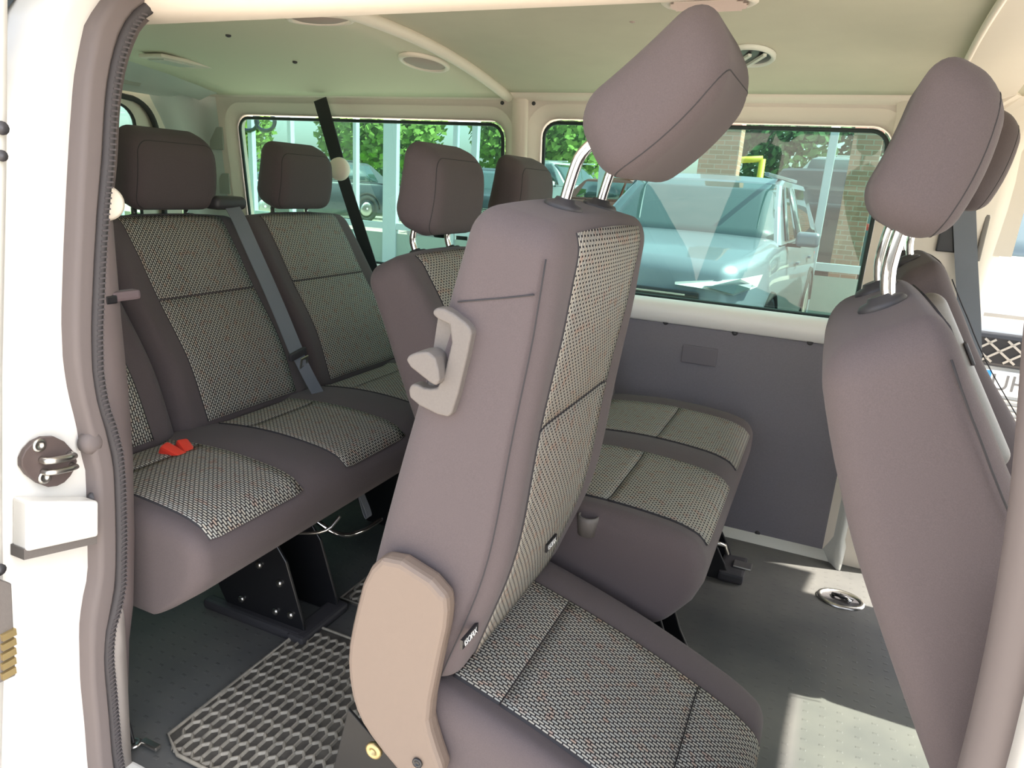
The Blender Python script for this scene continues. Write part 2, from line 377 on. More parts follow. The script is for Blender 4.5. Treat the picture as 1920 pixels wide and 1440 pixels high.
for i, (nm, (x0, x1, z0, z1)) in enumerate(win_specs):
    a = rrect(x0-.05, x1+.05, z0-.02, z1+.052, .085); b = rrect(x0-.012, x1+.012, z0-.006, z1+.012, .055); c = rrect(x0, x1, z0, z1, .045)
    ox0, ox1 = ((-2.42, -.957) if i == 0 else (-.957, .16))
    struct(frame_between('wall_left_frame' if i == 0 else 'wall_left_frame_front', sq_out(ox0, ox1, .70, 1.33), a, 0, 0, CREAMP))
    wroot = struct(empty(nm, (0, 0, 0)))
    frame_between('window_frame', a, b, 0, .022, CREAMP, wroot)
    tube('window_seal', [(x, wy(z)+.026, z) for x, z in c], .006, SEALW, wroot, 6, closed=True)
    bm = bmesh.new(); vs = [bm.verts.new((x, wy(z)+.034, z)) for x, z in c]; f = bm.faces.new(vs)
    fin('pane', bm, TINT, wroot)
# raised pillar strip between windows and its screws
struct(grid('trim_8', [[(-.985, wy(z)-.002, z), (-.98, wy(z)-.014, z), (-.935, wy(z)-.014, z), (-.93, wy(z)-.002, z)] for z in (.70, .9, 1.1, 1.325)], CREAMP))
# rail under the ceiling and window sill, its white lightened to imitate sun on it
struct(grid('trim_9', [[(x, 2.142, 1.305), (x, 2.125, 1.31), (x, 2.105, 1.322), (x, 2.10, 1.34)] for x in (-2.4, -1, .3, 1.15)], CREAMP))
struct(grid('trim_10', [[(x, 2.20, .735), (x, 2.19, .733), (x, 2.172, .722), (x, 2.166, .70), (x, 2.168, .668), (x, 2.19, .66)] for x in (-2.45, -1, 0, .36)], mat('sunlit_sill_white', (.9, .89, .86), .35)))
# wall below the windows
struct(grid('wall_left', [[(x, 2.235, -.02), (x, 2.235, .3), (x, 2.21, .72)] for x in (-2.6, -1, .36)], SILV))
pan = struct(bxo('trim_11', (-.71, 2.192, .34), (1.72*1.0, .012, .64), PANEL, bev=.004))
pan2 = struct(bxo('trim_12', (-2.02, 2.192, .34), (.86, .012, .64), PANEL, bev=.004))
# panel fasteners and square cover
for (px, py) in ((1248, 604), (1378, 624), (1519, 642)):
    p = ony(px, py, 2.184); f = lathe('panel_clip', [(.0, 0), (.009, 0), (.009, .003), (.005, .005), (0, .005)], (p.x, 2.187, p.z), (0, -1, 0), PLD, None, 12); f.parent = pan
for (px, py) in ((1420, 1000), (1579, 1033)):
    p = ony(px, py, 2.184); f = lathe('panel_clip', [(.0, 0), (.008, 0), (.008, .003), (0, .004)], (p.x, 2.187, p.z), (0, -1, 0), PLD, None, 12); f.parent = pan
a = ony(1281, 645, 2.186); b = ony(1342, 688, 2.186)
cv = bxo('square_cover', ((a.x+b.x)/2, 2.184, (a.z+b.z)/2), (b.x-a.x, .008, a.z-b.z), mat('cover_plastic', (.17, .155, .175), .5), pan, bev=.003)
# light strip at the foot of the wall panel and the corner upright
struct(grid('baseboard_left', [[(x, 2.196, .028), (x, 2.18, .022), (x, 2.165, .006), (x, 2.16, 0)] for x in (-1.6, .16)], SILV))
struct(grid('trim_13', smoothline and [[(x, y, z) for x, y, z in r] for r in
    [[(.13, 2.19, z), (.145, 2.175, z), (.165, 2.15, z), (.18, 2.12, z), (.19, 2.12, z), (.20, 2.19, z)] for z in (.0, .02)] + [[(.15, 2.19, z), (.158, 2.178, z), (.168, 2.165, z), (.175, 2.155, z), (.185, 2.155, z), (.20, 2.19, z)] for z in (.08, .3, .68)]], SILV))
# far B pillar (between sliding row and driver door)
rows = []
for z, dx in ((0, 0), (.3, 0), (.66, 0), (.80, 0), (.95, 0), (1.1, 0), (1.2, .0), (1.28, .02), (1.33, .06)):
    rows.append([(.10, wy(z), z), (.15-dx, wy(z)-.02, z), (.20, wy(z)-.035, z), (.36+dx, wy(z)-.035, z), (.40+dx, wy(z)-.01, z), (.405+dx, wy(z)+.05, z)])
struct(grid('wall_left_pillar', rows, CREAMP))
# arch trim at the B pillar running over the roof
pts = [(.36, 2.16, .95), (.36, 2.15, 1.1), (.34, 2.135, 1.2), (.31, 2.12, 1.28)] + [(.27-.04*t, 2.09-1.2*t, cz(2.09-1.2*t)-.010) for t in [k/10 for k in range(11)]]
struct(ribbon('trim_14', smoothline(pts, 1), (1, .1, 0), .13, .012, CREAMP))
struct(tube('trim_15', [(p[0]-.066, p[1], p[2]-.004) for p in smoothline(pts[3:], 1)], .007, CREAMP, None, 8))
struct(grid('trim_16', [[(x, 2.15, 1.30), (x, 2.14, 1.24), (x, 2.16, 1.215), (x, 2.19, 1.21)] for x in (.38, .8, 1.15)], CREAMP))
# driver's door stands open: only the front pillar, header and dashboard edge of the cab are there
struct(bxo('wall_front', (1.62, 1.45, .32), (.25, 1.5, .75), PLD, bev=.05, seg=4))
# rear: D pillar, tailgate frame with glass, corner trims
DP = mat('grey_metal_trim', (.60, .64, .60), .4)
rows = []
for z in [0, .3, .6, .72, .9, 1.05, 1.15, 1.22, 1.27, 1.31, 1.33]:
    k = max(0, (z-1.05)/.28)**2*.10
    rows.append([(-2.24, wy(z)-.001, z), (-2.29, wy(z)-.008, z), (-2.325, wy(z)-.03-k*.3, z), (-2.34, wy(z)-.07-k*.7, z), (-2.345, wy(z)-.10-k, z), (-2.36, wy(z)-.115-k, z), (-2.37, wy(z)-.15-k, z)])
struct(grid('wall_left_rear_pillar', rows, DP))
struct(grid('trim_17', [[(-2.16, y, cz(y)-.010), (-2.22, y, cz(y)-.02), (-2.28, y, cz(y)-.04), (-2.33, y, 1.30), (-2.345, y, 1.285)] for y in [.7+.14*j for j in range(11)]], DP))
struct(bxo('wall_back', (-2.40, 1.45, .32), (.05, 1.6, .72), PANEL, bev=.01))
wr = struct(empty('window_3', (0, 0, 0)))
zz = rrect(.84, 1.885, .68, 1.245, .07)
tube('window_seal', [(-2.372, y, z) for y, z in zz], .008, SEAL, wr, 6, closed=True)
bm = bmesh.new(); bm.faces.new([bm.verts.new((-2.38, y, z)) for y, z in zz]); fin('pane', bm, TINT, wr)
V = [(-2.36, y, z) for y, z in [(2.2, 1.33)]*7+[(.75, 1.33)]*7+[(.75, .6)]*7+[(2.2, .6)]*7] + [(-2.365, y, z) for y, z in zz]
me = bpy.data.meshes.new('window_frame'); me.from_pydata(V, [], [(i, (i+1) % 28, 28+(i+1) % 28, 28+i) for i in range(28)]); link('window_frame', me, CREAMP, wr)
tube('door_seal_strip', smoothline([(-2.35, 1.965, .7), (-2.35, 1.965, 1.1), (-2.35, 1.955, 1.19), (-2.35, 1.915, 1.25), (-2.35, 1.84, 1.272), (-2.35, 1.0, 1.28)]), .010, SEAL, wr, 8)
# grey liner rectangles stuck on the corner panels
for i, (x, z, sx, sz) in enumerate(((-2.265, 1.155, .085, .085), (-2.245, .985, .055, .08))):
    tag(bxo('foam_pad', (x, wy(z)-.004, z), (sx, .006, sz), mat('pad_grey', (.40, .41, .36), .8), bev=.003), ['upper grey rectangular pad stuck on the cream corner panel by the rear side window', 'lower grey rectangular pad on the corner panel beside the far rear headrest'][i], 'pad', 'grey pads on the rear corner')
tag(bxo('foam_pad', (-2.300, 1.80, 1.325), (.006, .14, .05), mat('pad_grey', (.40, .41, .36), .8), R=Matrix.Rotation(math.radians(40), 3, 'Y')), 'grey rectangular pad on the rear roof header at the upper left', 'pad', 'grey pads on the rear corner')
# screws on the rail
for (px, py, nm) in ((942, 193, 'left of the window pillar'), (1001, 194, 'right of the window pillar')):
    p = ony(px, py, wy(1.29)-.004)
    tag(lathe('screw', [(.006, 0), (.006, .003), (.003, .004)], p, (0, -1, 0), PLD, None, 10), 'tiny dark screw in the cream rail '+nm, 'screw', 'rail screws')
for k, (px, py) in enumerate(((1190, 38),)):
    pass
# ceiling fittings
def onceil(px, py, dz=0):
    z = 1.38
    for _ in range(8):
        d = ray(px, py); p = CP + d*((z-CP.z)/d.z); z = cz(p.y)+dz
    return p
def disc_fit(name, px, py, rx, ry, m1, m2, label, cat, dz=-.004, slats=0):
    p = onceil(px, py, dz); t = tag(empty(name, p), label, cat)
    sl_ = math.atan2(cz(p.y+.02)-cz(p.y-.02), .04); t.rotation_euler = (sl_, 0, 0)
    n = 32
    rr = [[(rx*k*math.cos(2*math.pi*i/n), ry*k*math.sin(2*math.pi*i/n), z) for i in range(n)] for k, z in ((1, 0), (1, -.006), (.92, -.010), (.82, -.008), (.80, -.003))]
    grid('rim', rr, m1, t, closeu=True)
    grid('cover', [[(rx*k*math.cos(2*math.pi*i/n), ry*k*math.sin(2*math.pi*i/n), z) for i in range(n)] for k, z in ((.82, -.004), (.6, -.009), (.3, -.011), (.001, -.0115))], m2, t, closeu=True)
    for s in range(slats):
        yy = -ry*.6+1.2*ry*s/(slats-1); L_ = rx*.78*math.sqrt(max(.05, 1-(yy/ry)**2))
        bxo('slat', (0, yy, -.0115), (2*L_, .005, .003), mat('slat_plastic', (.55, .45, .40), .5), t, R=Matrix.Rotation(.4, 3, 'X'))
    return t
disc_fit('ceiling_speaker', 600, 31, .085, .055, CREAMP, GRIL, 'oval ceiling speaker cover near the door side of the roof liner', 'speaker', -.016)
disc_fit('ceiling_speaker', 796, 115, .065, .085, CREAMP, GRIL, 'oval ceiling speaker cover close to the curved roof bow', 'speaker', -.016)
disc_fit('ceiling_vent', 1330, -2, .085, .06, CREAMP, GRIL, 'slatted oval air vent at the top edge above the tilted headrest', 'vent', slats=6)
cv_ = disc_fit('ceiling_vent', 1408, 102, .055, .075, LENS, BLK, 'small round ceiling vent with dark opening behind the tilted headrest', 'vent')
for s in (-.02, .012): bxo('vane', (s, 0, -.014), (.008, .10, .006), LENS, cv_, R=Matrix.Rotation(.5, 3, 'Z'))
p = onceil(332, 113, -.016); lm = tag(empty('ceiling_lamp', p), 'flat rectangular courtesy lamp in the rear roof liner', 'lamp')
bxo('housing', (0, 0, -.003), (.10, .20, .012), CREAMP, lm, bev=.005); bxo('lens', (0, -.02, -.010), (.07, .12, .008), LENS, lm, bev=.003)
for (px, py) in ((428, 66), (553, 116), (1186, 38)):
    p = onceil(px, py, -.016 if px < 900 else 0)
    tag(lathe('liner_button', [(.007, .002), (.007, -.003), (.003, -.005)], p, (0, 0, 1), PLD if px < 900 else GRIL, None, 10), {428: 'small dark clip in the roof liner above the courtesy lamp', 553: 'small dark clip in the roof liner left of the oval speaker', 1186: 'small beige clip in the roof liner beside the tilted headrest'}[px], 'clip', 'roof liner clips')

# ================================================================ SEATS
def wallmat(g, nr, nc):
    g.data.materials.append(FABP)
    for k, p in enumerate(g.data.polygons):
        i, j = divmod(k, nc-1)
        if i in (0, nr-2) or j in (0, nc-2): p.material_index = 1
def rot2(p, a):  # rotate in xz plane, a>0 leans the top towards -x
    return Vector((p.x*math.cos(a)-p.z*math.sin(a), p.y, p.x*math.sin(a)+p.z*math.cos(a)))
HAS = {}
def headrest(parent, y0, top, lean_in, hz=.0, w=.26, fwd=34, LH=.195, T=.110, r=.042, xo=0, rb=-.075):
    """local frame of the backrest: x = front normal (front plane 0), z = along the back, (0,z=top) = its top edge"""
    f = math.radians(fwd); c = Vector((xo, y0, top+.168+hz))
    def df(p):
        k = p.z/(LH/2)
        th = 1 - .08*k*k - .06*k
        q = Vector((p.x*th + .010*(1-k*k), p.y*(1-.04*k*k-.03*k), p.z + .012*(p.x/.055)*-1))
        q = rot2(q, -f); return q+c
    o = rbox('headrest', (T, w, LH), r, df, FAB, parent, n=(3, 8, 6))
    e = r*.30
    q2 = rrect(-w/2+e, w/2-e, -LH/2+e, LH/2-e, r-e, 6); pts = []
    for a_, b_ in zip(q2, q2[1:]+q2[:1]):
        m_ = max(1, int(math.hypot(a_[0]-b_[0], a_[1]-b_[1])/.012))
        for k_ in range(m_): pts.append(df(Vector((T/2-e, a_[0]+(b_[0]-a_[0])*k_/m_, a_[1]+(b_[1]-a_[1])*k_/m_))))
    tube('seam', pts, .0010, FABP, o, 6, closed=True)
    for s in (-1, 1):
        yb = y0+s*.078
        path = [Vector((rb, yb, top-.02)), Vector((rb+(.012 if xo else 0), yb, top+.055+hz)), Vector((rb+(.03 if xo else .005), yb, top+.085+hz)), Vector((-.040+xo, yb, top+.115+hz)), Vector((-.01+xo, yb, top+.14+hz))]
        tube('rod', smoothline(path, 2), .0075, CHR, o, 14)
        lathe('rod_sleeve', [(.022, -.006), (.025, .002), (.026, .006), (.023, .010), (.014, .012), (.012, .016), (.0085, .016)], (rb, yb, top+.006), (0, 0, 1), PLD, o, 20)
    return o
def backrest(parent, y0, y1, H=.64, T=.135, inserts=True, lines=True, near_flat=False, taper=.02, ih=None, bolst=.075, curl=.0, thin=.14):
    yc = (y0+y1)/2; W = y1-y0
    def df(p):
        z = p.z + H/2; k = z/H; y = p.y*(1-taper*max(0, k-.55)/.45*2*0 - taper*k)
        fr = max(0, p.x/(T/2)); bk = max(0, -p.x/(T/2))
        x = p.x*(1-(thin if p.x > 0 or thin < .2 else .03)*k*k) + curl*(max(0, k-.6)/.4)**2 - bk*.02*max(0, 1-k*1.3)                       # thinner to the top
        x += fr*(.018*math.exp(-((k-.32)/.22)**2) - .022*max(0, k-.8)*5*.35)
        e = abs(p.y)/(W/2)
        x += fr*(.014*min(1, max(0, (e-.62)/.3)) if e < .94 else .014)*math.sin(min(1, max(0, k*1.05))*math.pi)
        x -= bk*.006*math.sin(k*math.pi)
        top = max(0, k-.9)/.1
        return Vector((x - T/2, yc+y, z + .012*(1-e*e)*top))
    o = rbox('backrest', (T, W, H), .038, df, FAB, parent, n=(2, 16, 22))
    if inserts:
        a, b = -W/2+bolst, W/2-bolst
        def patch(zlo, zhi, off=.0022):
            ny, nz = 12, 16; rows = []; 
            me_rows = []
            for i in range(nz+3):
                zi = min(max(i-1, 0), nz); row = []
                for j in range(ny+3):
                    yj = min(max(j-1, 0), ny); y = a+(b-a)*yj/ny; z = zlo+(zhi-zlo)*zi/nz
                    edge = (i in (0, nz+2)) or (j in (0, ny+2))
                    def sf(y_, z_):
                        d = max(0, z_-(H-.038)); rnd = .038-math.sqrt(max(0, .038**2-d*d)); return df(Vector((T/2-rnd, y_, z_-H/2)))
                    q = sf(y, z); nn = (sf(y+.002, z)-q).cross(sf(y, z-.003)-q)*-1; nn.normalize()
                    if nn.x < 0: nn = -nn
                    q = q + nn*(-.005 if edge else off + .003*math.sin(math.pi*yj/ny)*math.sin(math.pi*zi/nz)**.5)
                    row.append(q)
                rows.append(row)
            g = grid('insert', rows, WEAVE, o); wallmat(g, len(rows), len(rows[0]))
            uvl = g.data.uv_layers.new(name='UVMap')
            for lp in g.data.loops: v = g.data.vertices[lp.vertex_index].co; uvl.data[lp.index].uv = (v.z, v.y)
        hi = ih or H-.012; mid = hi*.62
        patch(.03, mid-.002); patch(mid+.002, hi)
    return o, df
CR = .034
def cushion(parent, y0, y1, L=.46, T=.15, slope=0, bolst=.075, back=.04, cuts=None, side_seams=True, bulge=.02, segs=None, face_in=.05):
    """top surface z=0 at the joint, runs to x=L"""
    yc = (y0+y1)/2; W = y1-y0; lx = L+back; xm = (L-back)/2
    segs = segs or [(y0+bolst, y1-bolst)]
    def df(p):
        k = (p.x+lx/2)/lx; up = max(0, p.z/(T/2)); dn = max(0, -p.z/(T/2))
        z = p.z
        y = yc+p.y
        ins = any(a-.03 < y < b+.03 for a, b in segs)
        # inside distance to the nearest insert edge gives the valley of the insert
        d = max([min(y-a, b-y) for a, b in segs])
        z += up*(.012*(1-min(1, max(0, (d+.03)/.05))))
        z += up*bulge*math.sin(min(1, k)*math.pi)**1 - up*.03*max(0, k-.8)/.2*0
        x = p.x - dn*face_in*max(0, k-.5)*2*.9
        z -= up*.018*max(0, (k-.82)/.18)**2
        return Vector((x+xm, y, z-T/2))
    o = rbox('cushion', (lx, W, T), CR, df, FAB, parent, n=(16, 22, 3))
    for (a, b) in segs:
        cutx = cuts or [back*-.2, .06, L*.58, L-.004]
        for c0, c1 in zip(cutx, cutx[1:]):
            nx, ny = 12, 10; rows = []
            for i in range(nx+3):
                xi = min(max(i-1, 0), nx); row = []
                for j in range(ny+3):
                    yj = min(max(j-1, 0), ny); edge = i in (0, nx+2) or j in (0, ny+2)
                    x = c0+.001+(c1-c0-.002)*xi/nx; y = a+(b-a)*yj/ny
                    def sf(x_, y_):
                        dd = max(0, x_-(L-CR), (-back+CR)-x_); rnd = CR-math.sqrt(max(0, CR**2-dd*dd)); return df(Vector((x_-xm, y_-yc, T/2-rnd)))
                    q = sf(x, y); nn = (sf(x-.003, y)-q).cross(sf(x, y+.002)-q); nn.normalize()
                    if nn.z < 0: nn = -nn
                    q = q + nn*(-.006 if edge else .0045+.0035*math.sin(math.pi*xi/nx)**.4*math.sin(math.pi*yj/ny)**.4)
                    row.append(q)
                rows.append(row)
            g = grid('insert', rows, WEAVE, o); wallmat(g, len(rows), len(rows[0])); uvl = g.data.uv_layers.new(name='UVMap')
            for lp in g.data.loops: v = g.data.vertices[lp.vertex_index].co; uvl.data[lp.index].uv = (v.x, v.y)
    return o, df
def back_pivot(parent, loc, lean):
    """empties may not sit between thing and part, so backs are built in a local frame then transformed"""
    return loc, lean
def place(objs, loc, lean):
    """rotate the meshes of a subtree (lean > 0 : top goes to -x) and move them, in the thing's own frame"""
    a = math.radians(lean); M = Matrix(((math.cos(a), 0, -math.sin(a), loc[0]), (0, 1, 0, loc[1]), (math.sin(a), 0, math.cos(a), loc[2]), (0, 0, 0, 1)))
    def rec(o):
        if o.type == 'MESH': o.data.transform(M)
        for c in o.children: rec(c)
    for o in objs: rec(o)

# ---- rear bench
RB = tag(empty('rear_bench', (-1.27, 0, 0)), 'dark charcoal three-seat bench with headrests across the back of the van', 'bench seat')
cu, _ = cushion(RB, .755, 2.01, L=.385, T=.20, segs=[(.79, 1.03), (1.17, 1.41), (1.56, 1.89)], back=.06, cuts=[.0, .09, .375], face_in=.15)
place([cu], (0, 0, .44), 0)
for (a, b, y0) in ((1.075, 1.525, 1.315), (1.53, 2.015, 1.795), (.80, 1.07, .93)):
    bk, _ = backrest(RB, a, b, H=.555, T=.13, bolst=.072)
    hs = [bk]
    if y0 > 1: hs.append(headrest(RB, y0, .555, 0, hz=-.056, w=.26, LH=.185))
    place(hs, (0, 0, .435), 26)
# frame below
def brk(parent, pts, y, w, name='side_plate'):
    return prism(name, [(x, y, z) for x, z in pts], (0, w, 0), BLK, parent, bev=.003)
for yy in (1.10, 1.22, 1.66, 1.78):
    brk(RB, [(-.02, .27), (.20, .27), (.26, .19), (.305, .045), (.31, .0), (.08, .0), (.04, .07), (-.02, .10)], yy, .008)
tube('cross_tube', [(.20, 1.0, .24), (.20, 1.9, .24)], .014, BLK, RB); tube('cross_tube', [(.03, .9, .20), (.03, 1.9, .20)], .014, BLK, RB)
bxo('foot_cover', (.30, 1.16, .012), (.05, .17, .024), PLD, RB, bev=.008); bxo('foot_cover', (.16, 1.095, .012), (.30, .03, .026), PLD, RB, bev=.008); bxo('foot_cover', (.30, 1.72, .012), (.06, .17, .024), PLD, RB, bev=.008)
for k, (x, z) in enumerate(((.27, .055), (.225, .05), (.18, .16), (.12, .05), (.24, .13))):
    lathe('bolt', [(.009, 0), (.009, .004), (.005, .007)], (x, 1.10, z), (0, -1, 0), STEEL, RB, 10)
tube('release_lever', smoothline([(.22, 1.25, .22), (.28, 1.27, .18), (.30, 1.34, .17), (.30, 1.42, .17)]), .006, CHR, RB)
tube('release_bar', smoothline([(.20, 1.16, .22), (.31, 1.18, .24), (.32, 1.22, .27)]), .004, STEEL, RB)
ribbon('release_strap', smoothline([(.28, 1.36, .26), (.30, 1.37, .20), (.285, 1.375, .19), (.27, 1.37, .25)]), (0, 1, 0), .02, .002, BELT, RB)

# ---- middle double bench
MB = tag(empty('middle_bench', (-.52, 0, 0)), 'two-seat charcoal bench of the middle row beside the grey wall panel', 'bench seat')
cu, _ = cushion(MB, 1.19, 2.06, L=.41, T=.19, segs=[(1.255, 1.56), (1.68, 1.97)], back=.06, cuts=[.0, .20, .402], face_in=.08)
place([cu], (0, 0, .43), 0)
for (a, b, y0) in ((1.185, 1.61, 1.43), (1.615, 2.06, 1.88)):
    bk, _ = backrest(MB, a, b, H=.54, T=.13, bolst=.072)
    hs = [bk, headrest(MB, y0, .54, 0, hz=-.035, w=.25, LH=.185)]
    place(hs, (0, 0, .43), 27)
for yy in (1.30, 1.40, 1.88, 1.98):
    brk(MB, [(-.02, .27), (.30, .27), (.36, .12), (.40, .05), (.42, .0), (.06, .0), (.03, .1)], yy, .008)
bxo('latch_foot', (.42, 1.93, .018), (.07, .12, .03), PLD, MB, bev=.008); bxo('latch_plate', (.445, 1.93, .036), (.05, .04, .006), STEEL, MB, bev=.002)
tube('latch_bar', [(.37, 1.86, .12), (.39, 1.90, .10), (.40, 1.91, .07)], .006, STEEL, MB)
# plastic cup-like belt guide on the near rear corner of the bench
lathe('belt_buckle_sleeve', [(.018, 0), (.021, .03), (.021, .04), (.017, .04), (.015, .02)], (.182, 1.195, .405), (0, 0, 1), PLA, MB, 16)

# ---- single middle seat, tipped forward
SS = tag(empty('tilted_single_seat', (-.39, .955, .35)), 'single charcoal middle-row seat tipped forward just inside the sliding door opening', 'seat')
LF = -12
bk, bdf = backrest(SS, -.225, .215, H=.665, T=.15, bolst=.07, taper=.03)
hr = headrest(SS, .0, .665, 0)
# handle on the near side of the backrest
tube('seam', [bdf(Vector((.058, -.2195, z-.3325))) for z in [.03+.6*i/20 for i in range(21)]], .0011, FABP, bk, 6)
tube('seam', [bdf(Vector((x, -.2203, .235+x*.4))) for x in [-.05+.10*i/8 for i in range(9)]], .0011, FABP, bk, 6)
# fabric tags near the joint
def textobj(txt, size, M, m, parent, ext=.0004, name='lettering', wscale=1):
    cu_ = bpy.data.curves.new(name, 'FONT'); cu_.body = txt; cu_.size = size; cu_.extrude = ext; cu_.align_x = 'CENTER'; cu_.align_y = 'CENTER'
    to = bpy.data.objects.new(name, cu_); COL.objects.link(to); dg = bpy.context.evaluated_depsgraph_get()
    me = bpy.data.meshes.new_from_object(to.evaluated_get(dg)); bpy.data.objects.remove(to); me.transform(M @ Matrix.Diagonal((wscale, 1, 1, 1))); return link(name, me, m, parent, False)
place([bk, hr], (0, 0, 0), LF)
cu, cdf = cushion(SS, -.225, .225, L=.47, T=.13, segs=[(-.175, .125)], back=.05, cuts=[-.01, .07, .33, .462], face_in=.04, bulge=.016)
place([cu], (0, 0, -.02), -0)
def tiltc(o, a):
    M = Matrix.Rotation(math.radians(a), 4, 'Y')
    def rec(q):
        if q.type == 'MESH': q.data.transform(M)
        for c in q.children: rec(c)
    rec(o)
tiltc(cu, 20)
tagp = []
for k, (px, py) in enumerate(((1033, 1018), (880, 1192))):
    y = (.99, .725)[k]; P = ony(px, py, y) - Vector((-.39, .955, .35)); 
    R_ = Matrix(((0, -.2, .98, 0), (1, 0, 0, 0), (0, .98, .2, 0), (0, 0, 0, 1)))
    fl = bxo('fabric_label', P, (.004, .045, .014), BLK, SS)
    textobj('ISOFIX', .012, Matrix.Translation(P+Vector((.0025, 0, -.0005))) @ R_, PLATEW, fl)
# handle and shield on the seat's near side, measured on the plane of that side; handle first
SO_ = Vector((-.39, .955, .35))
hp = lambda L, y: [ony(px, py, y)-SO_ for px, py in L]
prism('release_handle_frame', smoothpoly(hp([(812, 577), (838, 579), (882, 612), (884, 632), (850, 772), (836, 786), (768, 752), (765, 726), (776, 718), (800, 730), (826, 726), (853, 614), (810, 594)], .722), 1), (0, .02, 0), PLA, bk, bev=.003)
prism('handle_recess', hp([(822, 590), (862, 612), (832, 750), (800, 740)], .737), (0, .01, 0), PLA, bk)
prism('release_lever', smoothpoly(hp([(758, 680), (768, 662), (812, 658), (825, 708), (818, 726), (803, 716)], .708), 1), (0, .035, 0), PLA, bk, bev=.003)
# side shield, traced on the plane of the seat's side
SY = .955-.255
sh = [(722, 1036), (835, 1108), (838, 1165), (822, 1235), (800, 1345), (808, 1385), (838, 1470), (762, 1470), (700, 1395), (668, 1345), (652, 1290), (648, 1225), (660, 1160), (682, 1075)]
sp = smoothpoly([ony(px, py, SY) - Vector((-.39, .955, .35)) for px, py in sh], 1)
prism('side_shield', sp, (0, .03, 0), mat('warm_grey_plastic', (.175, .132, .105), .5, bump=.1, nscale=1200), SS, bev=.010, smooth=False)
rim_pts = smoothpoly([ony(px, py, SY+.006) - Vector((-.39, .955, .35)) for px, py in sh], 2)
bl = [(652, 1330), (700, 1385), (760, 1450), (790, 1560), (600, 1560), (625, 1440)]
prism('hinge_plate', [ony(px, py, SY+.05) - Vector((-.39, .955, .35)) for px, py in bl], (0, .006, 0), mat('dark_painted_steel', (.012, .011, .010), .6), SS, bev=.002)
pb = ony(703, 1405, SY+.03) - Vector((-.39, .955, .35))
lathe('hinge_bolt', [(.0, -.02), (.009, -.02), (.009, .0), (.014, 0), (.014, .005), (.011, .007), (.005, .007), (.005, .003), (0, .003)], pb, (0, -1, 0), BRASS, SS, 20)
pb = ony(783, 1430, SY-.001) - Vector((-.39, .955, .35))
lathe('shield_screw', [(.008, 0), (.008, .002), (.004, .002), (.004, -.001), (0, -.001)], pb, (0, -1, 0), BLK, SS, 14)
for yy in (-.19, .19):
    prism('leg_frame', [Vector((x, yy, z)) for x, z in [(-.10, -.10), (.0, -.14), (.30, -.22), (.36, -.30), (.34, -.345), (.25, -.345), (.18, -.27), (-.06, -.20)]], (0, .008, 0), BLK, SS, bev=.002)
tube('cross_tube', [(.27, -.19, -.30), (.27, .195, -.30)], .014, BLK, SS)

# ---- front row
def front_seat(x, y, label):
    t = tag(empty('front_seat', (x, y, .418)), label, 'seat')
    bk, df_ = backrest(t, -.225, .215, H=.62, T=.15 if y < 1.5 else .115, bolst=.07, taper=.05, curl=.03, thin=.26)
    hr = headrest(t, 0, .62, 0, hz=-.020+(.002 if y > 1.5 else 0), fwd=43, xo=.045+(.085 if y > 1.5 else 0), rb=-.048, LH=.170 if y < 1.5 else .19, T=.092, w=.24, r=.038)
    tube('seam', [df_(Vector((.058, -.2195, z-.31))) for z in [.03+.55*i/20 for i in range(21)]], .0011, FABP, bk, 6)
    place([bk, hr], (0, 0, 0), 29)
    c, _ = cushion(t, -.225, .225, L=.48, T=.14, segs=[(-.15, .15)], back=.05, cuts=[0, .08, .33, .47]); place([c], (0, 0, 0), 0)
    bxo('seat_base', (.22, 0, -.25), (.40, .38, .23), PLD, t, bev=.02)
    return t
FS = front_seat(.412, .955, 'near front charcoal seat at the right edge, seen from its side')
DS = front_seat(.502, 1.79, 'far front charcoal seat behind the near front seat, with a folding armrest')
# armrest on the driver's seat
def armdf(p): return rot2(Vector((p.x*(1-.15*p.z/.16), p.y, p.z)), math.radians(29)) + Vector((-.235, -.275, .325))
arm = rbox('armrest', (.062, .065, .36), .03, armdf, PLA, DS, n=(3, 3, 10))
bm = bmesh.new(); box(bm, (.0, 0, 0), (.006, .045, .045), bev=.0025)
bt = fin('armrest_button', bm, PLD, arm); bt.location = armdf(Vector((.0305, 0, .05))); bt.rotation_euler = (0, -math.radians(29), 0)

# ================================================================ BELTS AND PILLAR FITTINGS
cb = tag(empty('center_belt', (0, 0, 0)), 'grey-blue lap and shoulder belt hanging over the rear bench between its two backrests', 'seat belt')
bt_top = onx(432, 392, -1.50)
P = [onx(420, 372, -1.53), onx(440, 392, -1.485), onx(470, 460, -1.42), onx(515, 560, -1.335), onx(556, 660, -1.26)]
P2 = [onx(556, 660, -1.26), onx(578, 705, -1.235), onx(602, 748, -1.215)]
ribbon('belt_webbing', smoothline(P), (.1, 1, .12), .046, .002, BELT, cb)
ribbon('belt_webbing', smoothline(P2), (.3, 1, .3), .034, .002, BELT, cb)
p = onx(558, 664, -1.25); bxo('tongue_grip', p, (.012, .062, .02), PLD, cb, bev=.004, R=Matrix.Rotation(.2, 3, 'X'))
p = onx(570, 680, -1.242); bm = bmesh.new(); box(bm, (0, 0, .016), (.003, .026, .006)); box(bm, (0, 0, -.012), (.003, .026, .006)); box(bm, (0, -.011, 0), (.003, .005, .03)); box(bm, (0, .011, 0), (.003, .005, .03))
tg = fin('tongue_plate', bm, STEEL, cb); tg.location = p; tg.rotation_euler = (.2, .35, 0)
p = onx(422, 380, -1.52); rbox('belt_guide', (.06, .11, .035), .015, lambda q: q+p, PLD, cb, n=(2, 3, 1))
